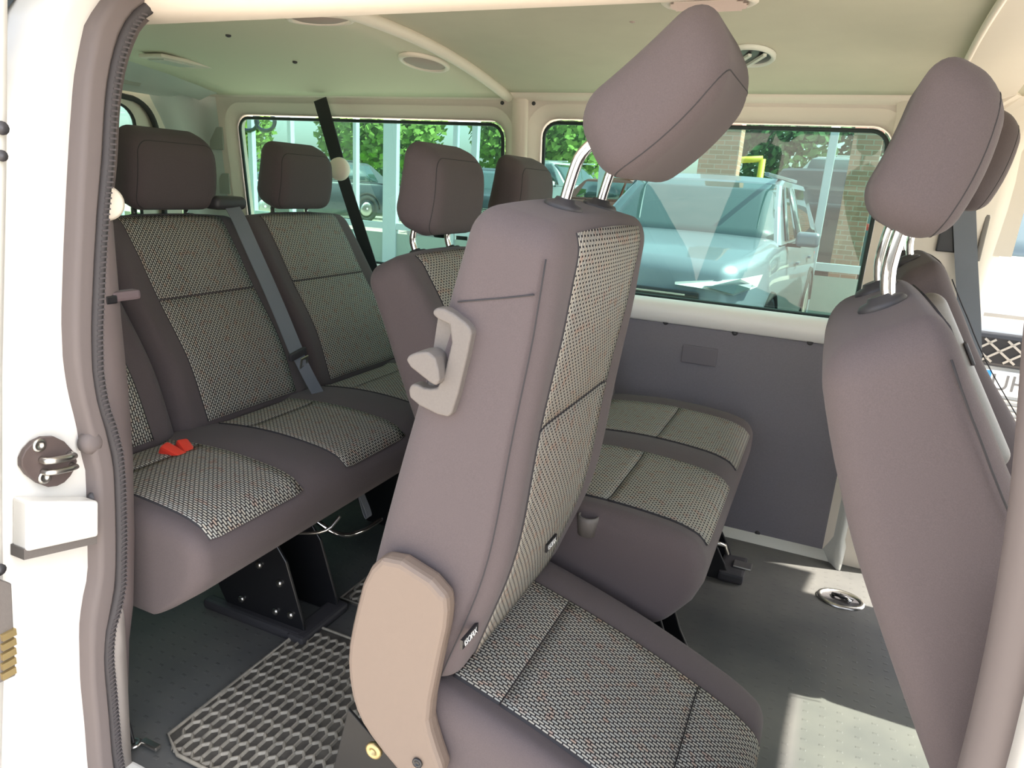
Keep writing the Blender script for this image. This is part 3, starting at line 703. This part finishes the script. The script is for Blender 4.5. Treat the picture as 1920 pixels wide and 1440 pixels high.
# red buckles
for k, (px, py) in enumerate(((325, 853), (349, 847))):
    p = onx(px, py, -1.19); o = bxo('belt_buckle', p, (.055, .026, .03), RED, None, bev=.006, R=Matrix.Rotation(math.radians(25), 3, 'Y') @ Matrix.Rotation(.25*(1-2*k), 3, 'Z'))
    tag(o, ['left one of the two red belt buckles on the rear bench', 'right one of the two red belt buckles on the rear bench'][k], 'buckle', 'red belt buckles')
# far shoulder belt from the roof edge down behind the bench
fb = tag(empty('shoulder_belt', (0, 0, 0)), 'black shoulder belt running down across the rear side window from the roof edge', 'seat belt')
A_ = ony(600, 186, 2.09); B_ = ony(636, 312, 2.11); C_ = ony(690, 480, 2.12)
ribbon('belt_upper', [A_, A_.lerp(B_, .5), B_], (1, 0, 0), .055, .004, BELTK, fb)
ribbon('belt_lower', [B_, B_.lerp(C_, .5), C_, C_+(C_-B_)*1.2], (1, 0, 0), .05, .003, BELTK, fb)
p = ony(637, 317, 2.085); lathe('belt_anchor', [(.0, -.006), (.036, -.006), (.040, .0), (.038, .012), (.028, .020), (.0, .022)], p, (.2, -1, 0), CREAMP, fb, 28)
p = onx(196, 380, XJ-.018); lathe('near_anchor_cap', [(0, -.004), (.025, -.004), (.027, .003), (.022, .009), (0, .011)], p, (1, -.5, 0), CREAMP, None, 28)
o = bpy.data.objects['near_anchor_cap']; o.name = 'belt_anchor_cap'; tag(o, 'round beige belt anchor cap beside the black door seal', 'cap')
# coat hook / latch on the near pillar
hk = tag(empty('pillar_hook', onx(212, 556, -1.02)), 'dark mauve plastic hook with a small metal catch on the near pillar trim', 'hook')
bxo('hook_arm', (0, .018, 0), (.02, .05, .016), mat('mauve_plastic', (.12, .09, .095), .45), hk, bev=.005); bxo('hook_base', (0, -.01, -.003), (.022, .02, .014), BLK, hk, bev=.003)
bxo('catch', (.002, -.012, -.022), (.008, .014, .018), mat('teal_catch', (.25, .6, .5), .3), hk, bev=.002)
tube('catch_wire', [(.004, -.004, -.02), (.004, -.014, -.045)], .002, CHR, hk)
# driver-side belt and its height adjuster
db = tag(empty('cab_belt', (0, 0, 0)), 'grey belt hanging on the pillar behind the far front headrest', 'seat belt')
ribbon('belt_webbing', [ony(1808, 395, 2.12), ony(1812, 500, 2.12), ony(1818, 600, 2.11), ony(1822, 760, 2.10)], (1, 0, 0), .05, .002, BELT, db)
p = ony(1790, 440, 2.135); bxo('height_slot', p, (.07, .012, .09), BLK, db, bev=.003)
bxo('height_slider', ony(1846, 430, 2.138), (.012, .012, .16), mat('slot_grey', (.22, .2, .18), .6), db, bev=.003)

# ================================================================ FLOOR FITTINGS
fa = tag(empty('floor_anchor_ring', (.19, 1.945, .001)), 'oval metal floor anchor cup with a dark latch on the black floor', 'floor anchor')
n = 28
grid('rim', [[(rx*math.cos(2*math.pi*i/n), ry*math.sin(2*math.pi*i/n), z) for i in range(n)] for rx, ry, z in ((.062, .048, 0), (.060, .046, .006), (.052, .038, .006), (.049, .035, -.004))], STEEL, fa, closeu=True)
grid('cup', [[(rx*math.cos(2*math.pi*i/n), ry*math.sin(2*math.pi*i/n), z) for i in range(n)] for rx, ry, z in ((.05, .036, .001), (.03, .02, .0008), (.001, .001, .0006))], PLD, fa, closeu=True)
tube('latch_loop', smoothline([(-.02, .015, .004), (-.01, .0, .012), (.01, -.004, .012), (.03, .01, .004)]), .005, BLK, fa); tube('latch_pin', [(.0, .018, .006), (.025, -.012, .008)], .004, CHR, fa)
# honeycomb rubber mats
def mat_thing(poly, label, cell=.030, dirx=0.0):
    t = tag(empty('rubber_floor_mat', (0, 0, 0)), label, 'floor mat')
    prism('mat_base', [(x, y, .004) for x, y in poly], (0, 0, .004), RUB, t)
    tube('raised_rim', [(x, y, .011) for x, y in poly], .004, RUBT, t, 6, closed=True)
    # honeycomb ridges
    def inside(x, y, m=.012):
        for i in range(len(poly)):
            (x0, y0), (x1, y1) = poly[i], poly[(i+1) % len(poly)]
            L_ = math.hypot(x1-x0, y1-y0)
            if ((x1-x0)*(y-y0)-(y1-y0)*(x-x0))/L_ < m: return False
        return True
    V = []; F = []; s = cell/math.sqrt(3); wd = .0028; h = .0075
    xs = [p[0] for p in poly]; ys = [p[1] for p in poly]; seen = set()
    kx, ky = .78, 1.25
    i0 = int((min(xs))/(cell*kx))-2; i1 = int((max(xs))/(cell*kx))+2
    for j in range(int(min(ys)/(1.5*s*ky))-1, int(max(ys)/(1.5*s*ky))+2):
        for i in range(i0, i1):
            cx = (i+.5*(j % 2))*cell; cy = j*1.5*s
            if not inside(cx*kx, cy*ky): continue
            for k in range(6):
                a0 = math.radians(60*k+30); a1 = math.radians(60*k+90)
                p0 = (round((cx+s*math.cos(a0))*kx, 5), round((cy+s*math.sin(a0))*ky, 5)); p1 = (round((cx+s*math.cos(a1))*kx, 5), round((cy+s*math.sin(a1))*ky, 5))
                key = tuple(sorted(((round(p0[0], 3), round(p0[1], 3)), (round(p1[0], 3), round(p1[1], 3)))))
                if key in seen: continue
                seen.add(key)
                d = Vector((p1[0]-p0[0], p1[1]-p0[1])); d.normalize(); nx, ny = -d.y*wd, d.x*wd; b = len(V)
                for (x, y) in (p0, p1):
                    V.extend([(x-nx*1.5, y-ny*1.5, .007), (x-nx*.5, y-ny*.5, .008+h*.6), (x+nx*.5, y+ny*.5, .008+h*.6), (x+nx*1.5, y+ny*1.5, .007)])
                for q in range(3): F.append((b+q, b+q+1, b+4+q+1, b+4+q))
    me = bpy.data.meshes.new('honeycomb_ridge'); me.from_pydata(V, [], F); o = link('honeycomb_ridge', me, RUBT, t, False); tag(o, kind='stuff')
    return t
mat_thing([(-.985, .745), (-.93, .72), (-.35, .72), (-.35, 1.145), (-.985, 1.145)], 'worn black rubber mat with honeycomb cells on the floor behind the tilted seat')
mat_thing([(-.985, 1.265), (-.45, 1.265), (-.45, 1.75), (-.985, 1.75)], 'second honeycomb rubber mat further in, mostly hidden under the tilted seat')
cl = tag(empty('floor_cable_clip', (-1.02, .70, .01)), 'small metal clip with a thin cable in the floor corner at the door sill', 'clip')
lathe('ring', [(.012, 0), (.014, .004), (.010, .006), (.006, .004)], (0, 0, 0), (0, 0, 1), STEEL, cl, 14); bxo('pin', (.03, .012, .004), (.04, .012, .008), STEEL, cl, bev=.002)
tube('cable', smoothline([(0, 0, .005), (-.01, .0, .06), (-.012, -.004, .14)]), .003, BLK, cl)

# ================================================================ STRIKER, RAIL AND SLIDING DOOR ON THE LEFT
def jx(px, py, dx=0): return onx(px, py, XJ-.004+dx)
st = tag(empty('door_striker', (0, 0, 0)), 'dark diamond-shaped striker plate with a metal loop on the white door jamb', 'striker')
sp = smoothpoly([jx(x, y) for x, y in ((62, 818), (105, 816), (140, 855), (130, 885), (108, 908), (75, 912), (32, 880), (32, 850))], 1)
prism('striker_plate', sp, (.010, 0, 0), mat('striker_metal', (.10, .075, .07), .5, .1), st, bev=.002)
q0, q1, q2, q3 = jx(78, 862, .01), jx(80, 884, .01), jx(134, 872, .01), jx(130, 852, .01)
ou = Vector((.014, 0, 0))
tube('striker_loop', smoothline([q0, q0+ou, q3+ou, q3], 1), .0055, STEEL, st); tube('striker_loop', smoothline([q1, q1+ou, q2+ou, q2], 1), .0045, STEEL, st)
for (x, y) in ((73, 835), (83, 895)): lathe('screw', [(0, 0), (.010, 0), (.010, .002), (.005, .003), (.003, .0005), (0, .0005)], jx(x, y, .01), (1, 0, 0), STEEL, st, 14)
rl = tag(empty('door_rail_cover', (0, 0, 0)), 'white sliding door rail end projecting from the jamb below the striker', 'rail')
a, b, c, d = jx(22, 1024), jx(22, 930), jx(158, 930), jx(158, 996)
prism('rail_box', [a, b, c, d], (.035, 0, 0), WHT, rl, bev=.005)
prism('rail_painted_shade', [jx(20, 1040), jx(20, 1020), jx(158, 992), jx(158, 1010)], (.030, 0, 0), PLA, rl)  # grey strip standing in for the soft shade beneath the rail end
bf = lathe('rubber_stop', [(0, 0), (.018, 0), (.018, .012), (.010, .018), (0, .018)], jx(165, 828), (1, 0, 0), SEALB); tag(bf, 'round grey rubber stop beside the seal above the striker', 'stop')
bf = lathe('rubber_plug', [(0, 0), (.009, 0), (.009, .006), (0, .008)], jx(172, 932), (1, 0, 0), PLD); tag(bf, 'small dark rubber plug right of the rail end', 'plug')
# sliding door, pushed back: its front edge and outer skin
sd = struct(empty('door_1', (0, 0, 0)))
def dy(z): 
    T_ = [(-.3, .43), (.2, .458), (.339, .48), (.55, .506), (.77, .535), (1.04, .576), (1.23, .602), (1.4, .63)]
    for (z0, y0), (z1, y1) in zip(T_, T_[1:]):
        if z <= z1: return y0+(y1-y0)*(z-z0)/(z1-z0)
    return T_[-1][1]
rows = [[(-.99, dy(z)+.004, z), (-.965, dy(z), z), (-.96, dy(z)-.012, z), (-.962, dy(z)-.09, z), (-.98, dy(z)-.11, z), (-2.25, dy(z)-.12, z)] for z in [-.25, 0, .2, .34, .45, .55, .65, .77, .9, 1.04, 1.15, 1.23, 1.35]]
grid('door_skin', rows, WHT, sd, solid=.004)
def dx_(px, py): return onx(px, py, -.957)
lt = prism('door_latch', [dx_(-30, 1075), dx_(12, 1090), dx_(20, 1262), dx_(-30, 1285)], (.012, 0, 0), PLA, sd, bev=.002)
for k in range(5): bxo('contact', dx_(4, 1184+k*18)+Vector((.014, 0, 0)), (.006, .018, .010), BRASS, sd)
for (x, y, r) in ((-2, 1068, .012), (2, 240, .012), (2, 292, .010)): lathe('rubber_buffer', [(0, 0), (r*.7, 0), (r*.7, .003), (0, .005)], dx_(x, y), (1, 0, 0), PLD, sd, 12)

# ================================================================ OUTSIDE
g = struct(grid('ground', [[(x, y, GZ) for y in (-12, -4, 0, 4, 9, 40)] for x in (-40, -10, 0, 10, 40)], ASPH)); g['label'] = 'paved forecourt around the van'
def car(name, loc, rz, L, W, H, paint, label, mirrors=(-1, 1), roof_k=.62, kind='suv', scale_hood=.30, detail=False):
    """nose at local -y, centre at 0, ground z=0"""
    t = tag(empty(name, loc, (0, 0, rz)), label, 'car')
    hb = H*.58
    def bd(p):
        k = (p.y+L/2)/L; u = (p.z+hb/2)/hb
        w_ = 1-.16*max(0, (.16-k)/.16)**2-.10*max(0, (k-.9)/.1)**2
        x = p.x*w_*(1-.07*max(0, u-.55)/.45 - .05*max(0, .35-u))
        z = p.z
        if u > .5: z -= (u-.5)*2*H*(.085*max(0, (.27-k)/.27)**1.2) * (1 if kind == 'suv' else .3)
        if u > .5: z += .02*(1-(2*p.x/W)**2)
        y = p.y
        if k < .5: y += .10*max(0, u-.55)*(1-k*2) + .05*max(0, .3-u)*(1-k*2)
        y += (.06 if k < .5 else -.06)*(2*p.x/W)**2*(1 if (k < .1 or k > .9) else 0)
        return Vector((x, y, z+hb/2+.16))
    rbox('body', (W, L, hb), .12, bd, paint, t, n=(10, 22, 6))
    y_ws0 = -L/2+L*scale_hood; y_r0 = y_ws0+L*.16; y_r1 = L*.34 if kind != 'pickup' else L*.06; y_rw = L*.475 if kind != 'pickup' else L*.10
    z0 = hb+.12; zt = H
    def gx(z): return W*.5*(.93-.20*(z-z0)/(zt-z0))
    # greenhouse body as a lofted shell
    prof = [(y_ws0, z0), (y_ws0+(y_r0-y_ws0)*.55, z0+(zt-z0)*.58), (y_r0, zt-.05), (y_r0+.25, zt), (y_r1, zt-.01), (y_r1+.1, zt-.05), (y_rw, z0)]
    ns = 12
    rows = []
    for (y, z) in prof:
        rows.append([(gx(z)*math.sin(math.pi/2*max(-1, min(1, a*1.0))) if abs(a) < 1 else gx(z)*a, y+.05*a*a, z-.03*a*a*(1 if z > z0+.05 else 0)) for a in [-1+2*i/ns for i in range(ns+1)]])
    V = [Vector(p) for r in rows for p in r]; nc = ns+1; F = []
    for i in range(len(rows)-1):
        for j in range(ns): F.append((i*nc+j, i*nc+j+1, (i+1)*nc+j+1, (i+1)*nc+j))
    F.append(tuple(i*nc for i in range(len(rows)))); F.append(tuple(i*nc+ns for i in range(len(rows)))[::-1])
    me = bpy.data.meshes.new('cabin'); me.from_pydata(V, [], F); link('cabin', me, paint, t, False)
    # windscreen
    def P(a, k):  # point on windscreen, a across, k up
        y = y_ws0+(y_r0-y_ws0)*k; z = z0+(zt-.05-z0)*(k+.05*math.sin(k*math.pi)); return Vector((gx(z)*a*.93, y+.05*a*a-.022, z+.006))
    grid('windscreen', [[P(-1+2*i/10, .03+.90*k/6) for i in range(11)] for k in range(7)], CGL, t, solid=.01)
    for s in (-1, 1):
        def S(y, k): z = z0+.03+(zt-.12-z0)*k; return Vector((s*(gx(z)+.012), y, z))
        ya, yb, yc_, yd = y_ws0+.30, -L*.0+.12, .18, y_rw-.55
        for (b0, b1, t0, t1) in ((ya, .08, ya+.45, .08), (.16, yd+.2, .16, yd)):
            grid('side_window', [[S(b0+(b1-b0)*i/4, 0), S((b0+t0)/2+((b1+t1)/2-(b0+t0)/2)*i/4, .5), S(t0+(t1-t0)*i/4, 1)] for i in range(5)], CGL, t, solid=.008)
        def mdf(p, s=s): return p+Vector((s*(W/2+.10), y_ws0+.42, z0+.05))
        if s in mirrors: mo = rbox('wing_mirror', (.20, .10, .13), .04, mdf, paint, t, n=(2, 1, 1)); bxo('mirror_arm', (s*(W/2-.01), y_ws0+.44, z0-.01), (.12, .05, .03), TYRE, mo)
        for yy in (-L/2+L*.19, L/2-L*.19):
            wl = lathe('wheel', [(.0, -.11), (.22, -.11), (.33, -.10), (.345, -.06), (.345, .06), (.33, .10), (.24, .11), (.22, .08), (0, .07)], (s*(W/2-.10), yy, .345), (s, 0, 0), TYRE, t, 28)
            lathe('rim', [(.21, 0), (.21, .01), (.12, .03), (.04, .035), (0, .035)], (s*(W/2-.02), yy, .345), (s, 0, 0), STEEL, wl, 14)
            tube('wheel_arch', [(s*(W/2-.005), yy+.40*math.cos(math.pi*i/12), .34+.39*math.sin(math.pi*i/12)) for i in range(13)], .025, TYRE, t, 6)
        yf = -L/2
        hz_ = hb*.85+.02
        hl = prism('headlight', [(s*W*.49, yf+.36, hz_+.09), (s*W*.43, yf+.15, hz_+.065), (s*W*.20, yf+.03, hz_+.005), (s*W*.20, yf+.03, hz_-.012), (s*W*.30, yf+.045, hz_-.02), (s*W*.42, yf+.09, hz_-.05), (s*W*.485, yf+.26, hz_+.01)], (0, -.03, 0), LAMPG if detail else CGL, t)
        if detail:
            prism('lamp_insert', [(s*W*.47, yf+.22, hz_+.035), (s*W*.43, yf+.12, hz_+.028), (s*W*.31, yf+.05, hz_-.002), (s*W*.42, yf+.085, hz_-.038), (s*W*.47, yf+.18, hz_+.005)], (0, -.05, 0), CGL, hl)
        bxo('tail_light', (s*W*.40, L/2-.005, hb*.86), (.24, .03, .10), REDP, t, bev=.01)
        for yy in (.02, L*.23): bxo('door_handle', (s*(W/2+.0), yy, hb*.92), (.03, .16, .025), paint, t, bev=.006)
    bxo('grille', (0, -L/2-.012, hb*.74), (W*.60, .05, hb*.16), BLK, t, bev=.02)
    for k in range(4): bxo('grille_bar', (0, -L/2-.04, hb*(.69+.035*k)), (W*.50, .01, .012), CHR, t)
    bxo('lower_intake', (0, -L/2-.012, .28), (W*.62, .05, .12), BLK, t, bev=.02)
    bxo('roof_rail', (-W*.34, L*.06, H+.0), (.04, L*.42, .035), paint, t, bev=.01); bxo('roof_rail', (W*.34, L*.06, H+.0), (.04, L*.42, .035), paint, t, bev=.01)
    return t
pc = ony(1375, 545, 4.7)
cr = car('silver_car', (pc.x-.66, 7.35, GZ+.03), math.radians(-4), 4.55, 1.86, 1.66, CARS, 'silver sport utility car parked facing the van outside the front side window', detail=True)
# white car right of the van (seen through the open cab door)
wc = car('white_car', (1.20, 6.45, GZ), math.radians(-3), 4.3, 1.85, 1.86, CARW, 'white car facing the van at the right edge, with a number plate below its lattice', detail=False, scale_hood=.22, mirrors=(1,))
pl = bxo('number_plate', (0, -2.245, .64), (.52, .015, .125), PLATEW, wc, bev=.003)
bxo('plate_band', (-.235, -2.254, .64), (.045, .004, .12), BLUEP, pl)
lathe('plate_disc', [(0, 0), (.014, 0), (.014, .002), (0, .002)], (-.235, -2.257, .61), (0, -1, 0), PLATEW, pl, 14)
tube('plate_ring', [(-.235+.014*math.cos(2*math.pi*i/14), -2.258, .665+.014*math.sin(2*math.pi*i/14)) for i in range(14)], .003, PLATEW, pl, 5, closed=True)
RX = Matrix.Rotation(math.pi/2, 4, 'X')
textobj('UH', .12, Matrix.Translation((-.125, -2.256, .64)) @ RX, PLATET, pl)
bxo('grille_opening', (0, -2.20, .80), (1.1, .06, .17), BLK, wc, bev=.02)
for k in range(11):
    for s_ in (-1, 1):
        bxo('lattice_bar', (-.50+.10*k, -2.235, .80), (.011, .010, .19), STEEL, wc, R=Matrix.Rotation(s_*math.radians(52), 3, 'Y'))
bxo('chrome_strip', (0, -2.21, .98), (1.3, .05, .035), STEEL, wc, bev=.008)
bxo('bumper_lip', (0, -2.23, .40), (1.5, .10, .05), CARW, wc, bev=.015)
for k in range(4): bxo('intake_slat', (0, -2.225, .46+.03*k), (1.2, .03, .010), STEEL, wc)
# vehicles further back, behind the showroom glazing
struct(bxo('ground_lot', (0, 22, GZ+.14), (44, 20, .30), ASPH))
GL = GZ+.30
car('dark_car', (-.15, 14.8, GL), math.radians(176), 4.7, 1.85, 1.75, CARD, 'dark car seen from behind through the glazing right of the silver car')
car('white_van', (1.3, 19.6, GL), math.radians(82), 5.3, 1.95, 2.3, CARW, 'white van parked broadside far behind the dark car', scale_hood=.16)
car('dark_car', (-7.2, 14.6, GL), math.radians(20), 4.5, 1.85, 1.5, CARD, 'dark car behind the thick white mullion in the rear side window')
car('dark_car', (-12.4, 14.4, GL), math.radians(-20), 4.5, 1.85, 1.5, CARD, 'dark car left of the thick mullion in the rear side window')
car('white_car', (-7.6, 20.4, GL), math.radians(70), 4.5, 1.85, 1.9, CARW, 'white car far back at the right end of the rear side window')
car('red_car', (-4.0, 16.6, GL), math.radians(60), 4.2, 1.8, 1.45, CARR, 'rust red car far back at the right end of the rear side window')
# showroom facade with frames, in the plane y = 9.8
YF = 10.0
fac = tag(empty('glazed_facade', (0, YF, 0)), 'white framed showroom glazing standing across the forecourt', 'facade')
def fx(px, py): return ony(px, py, YF).x
mx = [(476, .10), (548, .08), (668, .07), (733, .26), (852, .07), (888, .10), (1128, .12), (1546, .10), (1790, .10), (1915, .2)]
for px, wd in mx:
    x = fx(px, 360); bxo('mullion', (x, 0, 1.6), (wd, .10, 4.04), MULL, fac, bev=.01)
xs_ = [fx(px, 360) for px, _ in mx]
for a, b in zip(xs_, xs_[1:]):
    for z in (.62-.35, 3.4): bxo('transom', ((a+b)/2, 0, z), (b-a-.1, .08, .10), MULL, fac)
    bxo('lower_panel', ((a+b)/2, 0, -.12), (b-a-.1, .03, .55), mat('grey_green_panel', (.30, .36, .33), .6), fac)
    bm = bmesh.new(); bm.faces.new([bm.verts.new(p) for p in ((a, .01, .32), (b, .01, .32), (b, .01, 3.35), (a, .01, 3.35))]); fin('pane', bm, PANE, fac)
# brick columns between the glazing fields
for k, (px, wd) in enumerate(((1350, .52), (1620, .34))):
    x = ony(px, 300, YF+.4).x; o = bxo('brick_column', (x, YF+.4, 1.55), (wd, .40, 3.94), BRICK, None, bev=.01)
    tag(o, ['pinkish brick column standing behind the silver car', 'pinkish brick column behind the near front headrest'][k], 'column', 'brick columns')
# yellow barrier
yb = tag(empty('yellow_barrier', (0, 0, 0)), 'yellow tubular barrier beside the left brick column', 'barrier')
a = ony(1345, 302, 12); b = ony(1430, 298, 12)
tube('rail', [a, b], .05, YEL, yb); tube('post', [b, (b.x, b.y, GZ)], .05, YEL, yb); tube('post', [a, (a.x, a.y, GZ)], .05, YEL, yb)
# trees and hedge far behind
def tree(x, y, h, r, label, seed, mm=LEAF):
    rnd = random.Random(seed); t = tag(empty('tree', (x, y, GZ+.25)), label, 'tree', 'trees behind the showroom')
    tube('trunk', [(0, 0, 0), (.05, 0, h*.35), (0, .05, h*.7)], [.16, .12, .06], mat('bark', (.10, .07, .05), .9), t)
    V = []; F = []
    for k in range(2600):
        d = Vector((rnd.gauss(0, 1), rnd.gauss(0, 1), rnd.gauss(0, .9))).normalized()*(r*rnd.uniform(.45, 1)); c = Vector((0, 0, h*.62))+d; c.z = max(.25, c.z)
        u = Vector((rnd.uniform(-1, 1), rnd.uniform(-1, 1), rnd.uniform(-1, 1))).normalized()*.17; v = u.orthogonal().normalized()*.12; b = len(V)
        V += [c-u, c+v, c+u, c-v]; F.append((b, b+1, b+2, b+3))
    me = bpy.data.meshes.new('crown'); me.from_pydata(V, [], F); tag(link('crown', me, mm, t, False), kind='stuff')
LEAF2 = mat('light_foliage', (.20, .33, .06), .9, noise=.5, nscale=2)
tl = ['dark leafy tree %s' % s for s in ('behind the left brick column', 'between the two brick columns', 'behind the white van', 'right of the white van')]
for i, x in enumerate((-.3, 1.4, 3.3, 5.4)): tree(x*2.4-1.6, 26+(i%2)*4, 6.2, 2.3, tl[i], i)
tl = ['light green tree %s in the rear side window' % s for s in ('at the left end', 'behind the far rear headrest', 'left of the thick mullion', 'right of the thick mullion', 'near the right end')]
for i, x in enumerate((-24.5, -20.2, -16, -12.3, -9.0)): tree(x, 24+(i%2)*3.5, 5.2, 2.0, tl[i], 20+i, LEAF2)
struct(grid('ground_lawn', [[(x, y, GL+.0) for y in (18.5, 20, 24, 31.5)] for x in (-21.5, -15, -9.5)], GRASS))
struct(grid('ground_lawn_rear', [[(x, y, GZ+.012) for y in (-5, 5, 16)] for x in (-40, -20, -9)], GRASS))
for i in range(9):
    x = -21+2.35*i; rnd = random.Random(50+i); t = tag(empty('bush', (x, 17.4+.0*i, GL)), ['%s dark bush of the row behind the rear side window' % o_ for o_ in ('first', 'second', 'third', 'fourth', 'fifth', 'sixth', 'seventh', 'eighth', 'ninth')][i] + ', counted from the left', 'bush', 'bush row behind the glazing')
    if i in (6, 7): bpy.data.objects.remove(t); continue
    V = []; F = []
    for k in range(500):
        d = Vector((rnd.gauss(0, 1), rnd.gauss(0, .6), rnd.gauss(0, 1))).normalized()*rnd.uniform(.5, 1); c = Vector((d.x*.95, d.y*.6, .75+d.z*.72))
        u = Vector((rnd.uniform(-1, 1), rnd.uniform(-1, 1), rnd.uniform(-1, 1))).normalized()*.10; v = u.orthogonal().normalized()*.08; b = len(V)
        V += [c-u, c+v, c+u, c-v]; F.append((b, b+1, b+2, b+3))
    me = bpy.data.meshes.new('foliage'); me.from_pydata(V, [], F); tag(link('foliage', me, LEAF2 if i % 2 else LEAF, t, False), kind='stuff')
    tube('stem', [(0, 0, 0), (0, 0, .7)], .05, mat('bark', (.10, .07, .05), .9), t, 6)
# decorative rings at the top of the left glazing
for k, px in enumerate((465, 497)):
    p = ony(px, 228, YF-.08); tube('ring_emblem', [(p.x+.21*math.cos(2*math.pi*i/24), -.075, p.z+.15*math.sin(2*math.pi*i/24)) for i in range(24)], .035, CARD, fac, 6, closed=True)
# things seen through the tailgate glass
sg = tag(empty('teal_sign', (0, 0, 0)), 'teal sign on a white pole seen through the tailgate glass', 'sign')
p = onx(208, 232, -9.5); bxo('sign_board', p, (.05, .16, .22), TEAL, sg, bev=.01); q = onx(215, 240, -9.45); tube('pole', [(q.x, q.y, GZ), (q.x, q.y, q.z+.15)], .03, MULL, sg)
wb = tag(empty('beige_building', (-22, 6, GZ)), 'low beige building far behind the van seen through the tailgate glass', 'building')
bxo('wall', (0, 0, 1.6), (5, 14, 3.2), mat('beige_wall', (.5, .45, .36), .9), wb); bxo('roof', (0, 0, 3.3), (5.4, 14.4, .25), mat('grey_roof', (.3, .3, .3), .8), wb, bev=.02)
for k in range(5): f = bxo('window', (2.52, -5+2.4*k, 1.8), (.06, 1.2, 1.1), MULL, wb); bxo('pane', (.03, 0, 0), (.02, 1.0, .9), CGL, f).location = (2.53, -5+2.4*k, 1.8)
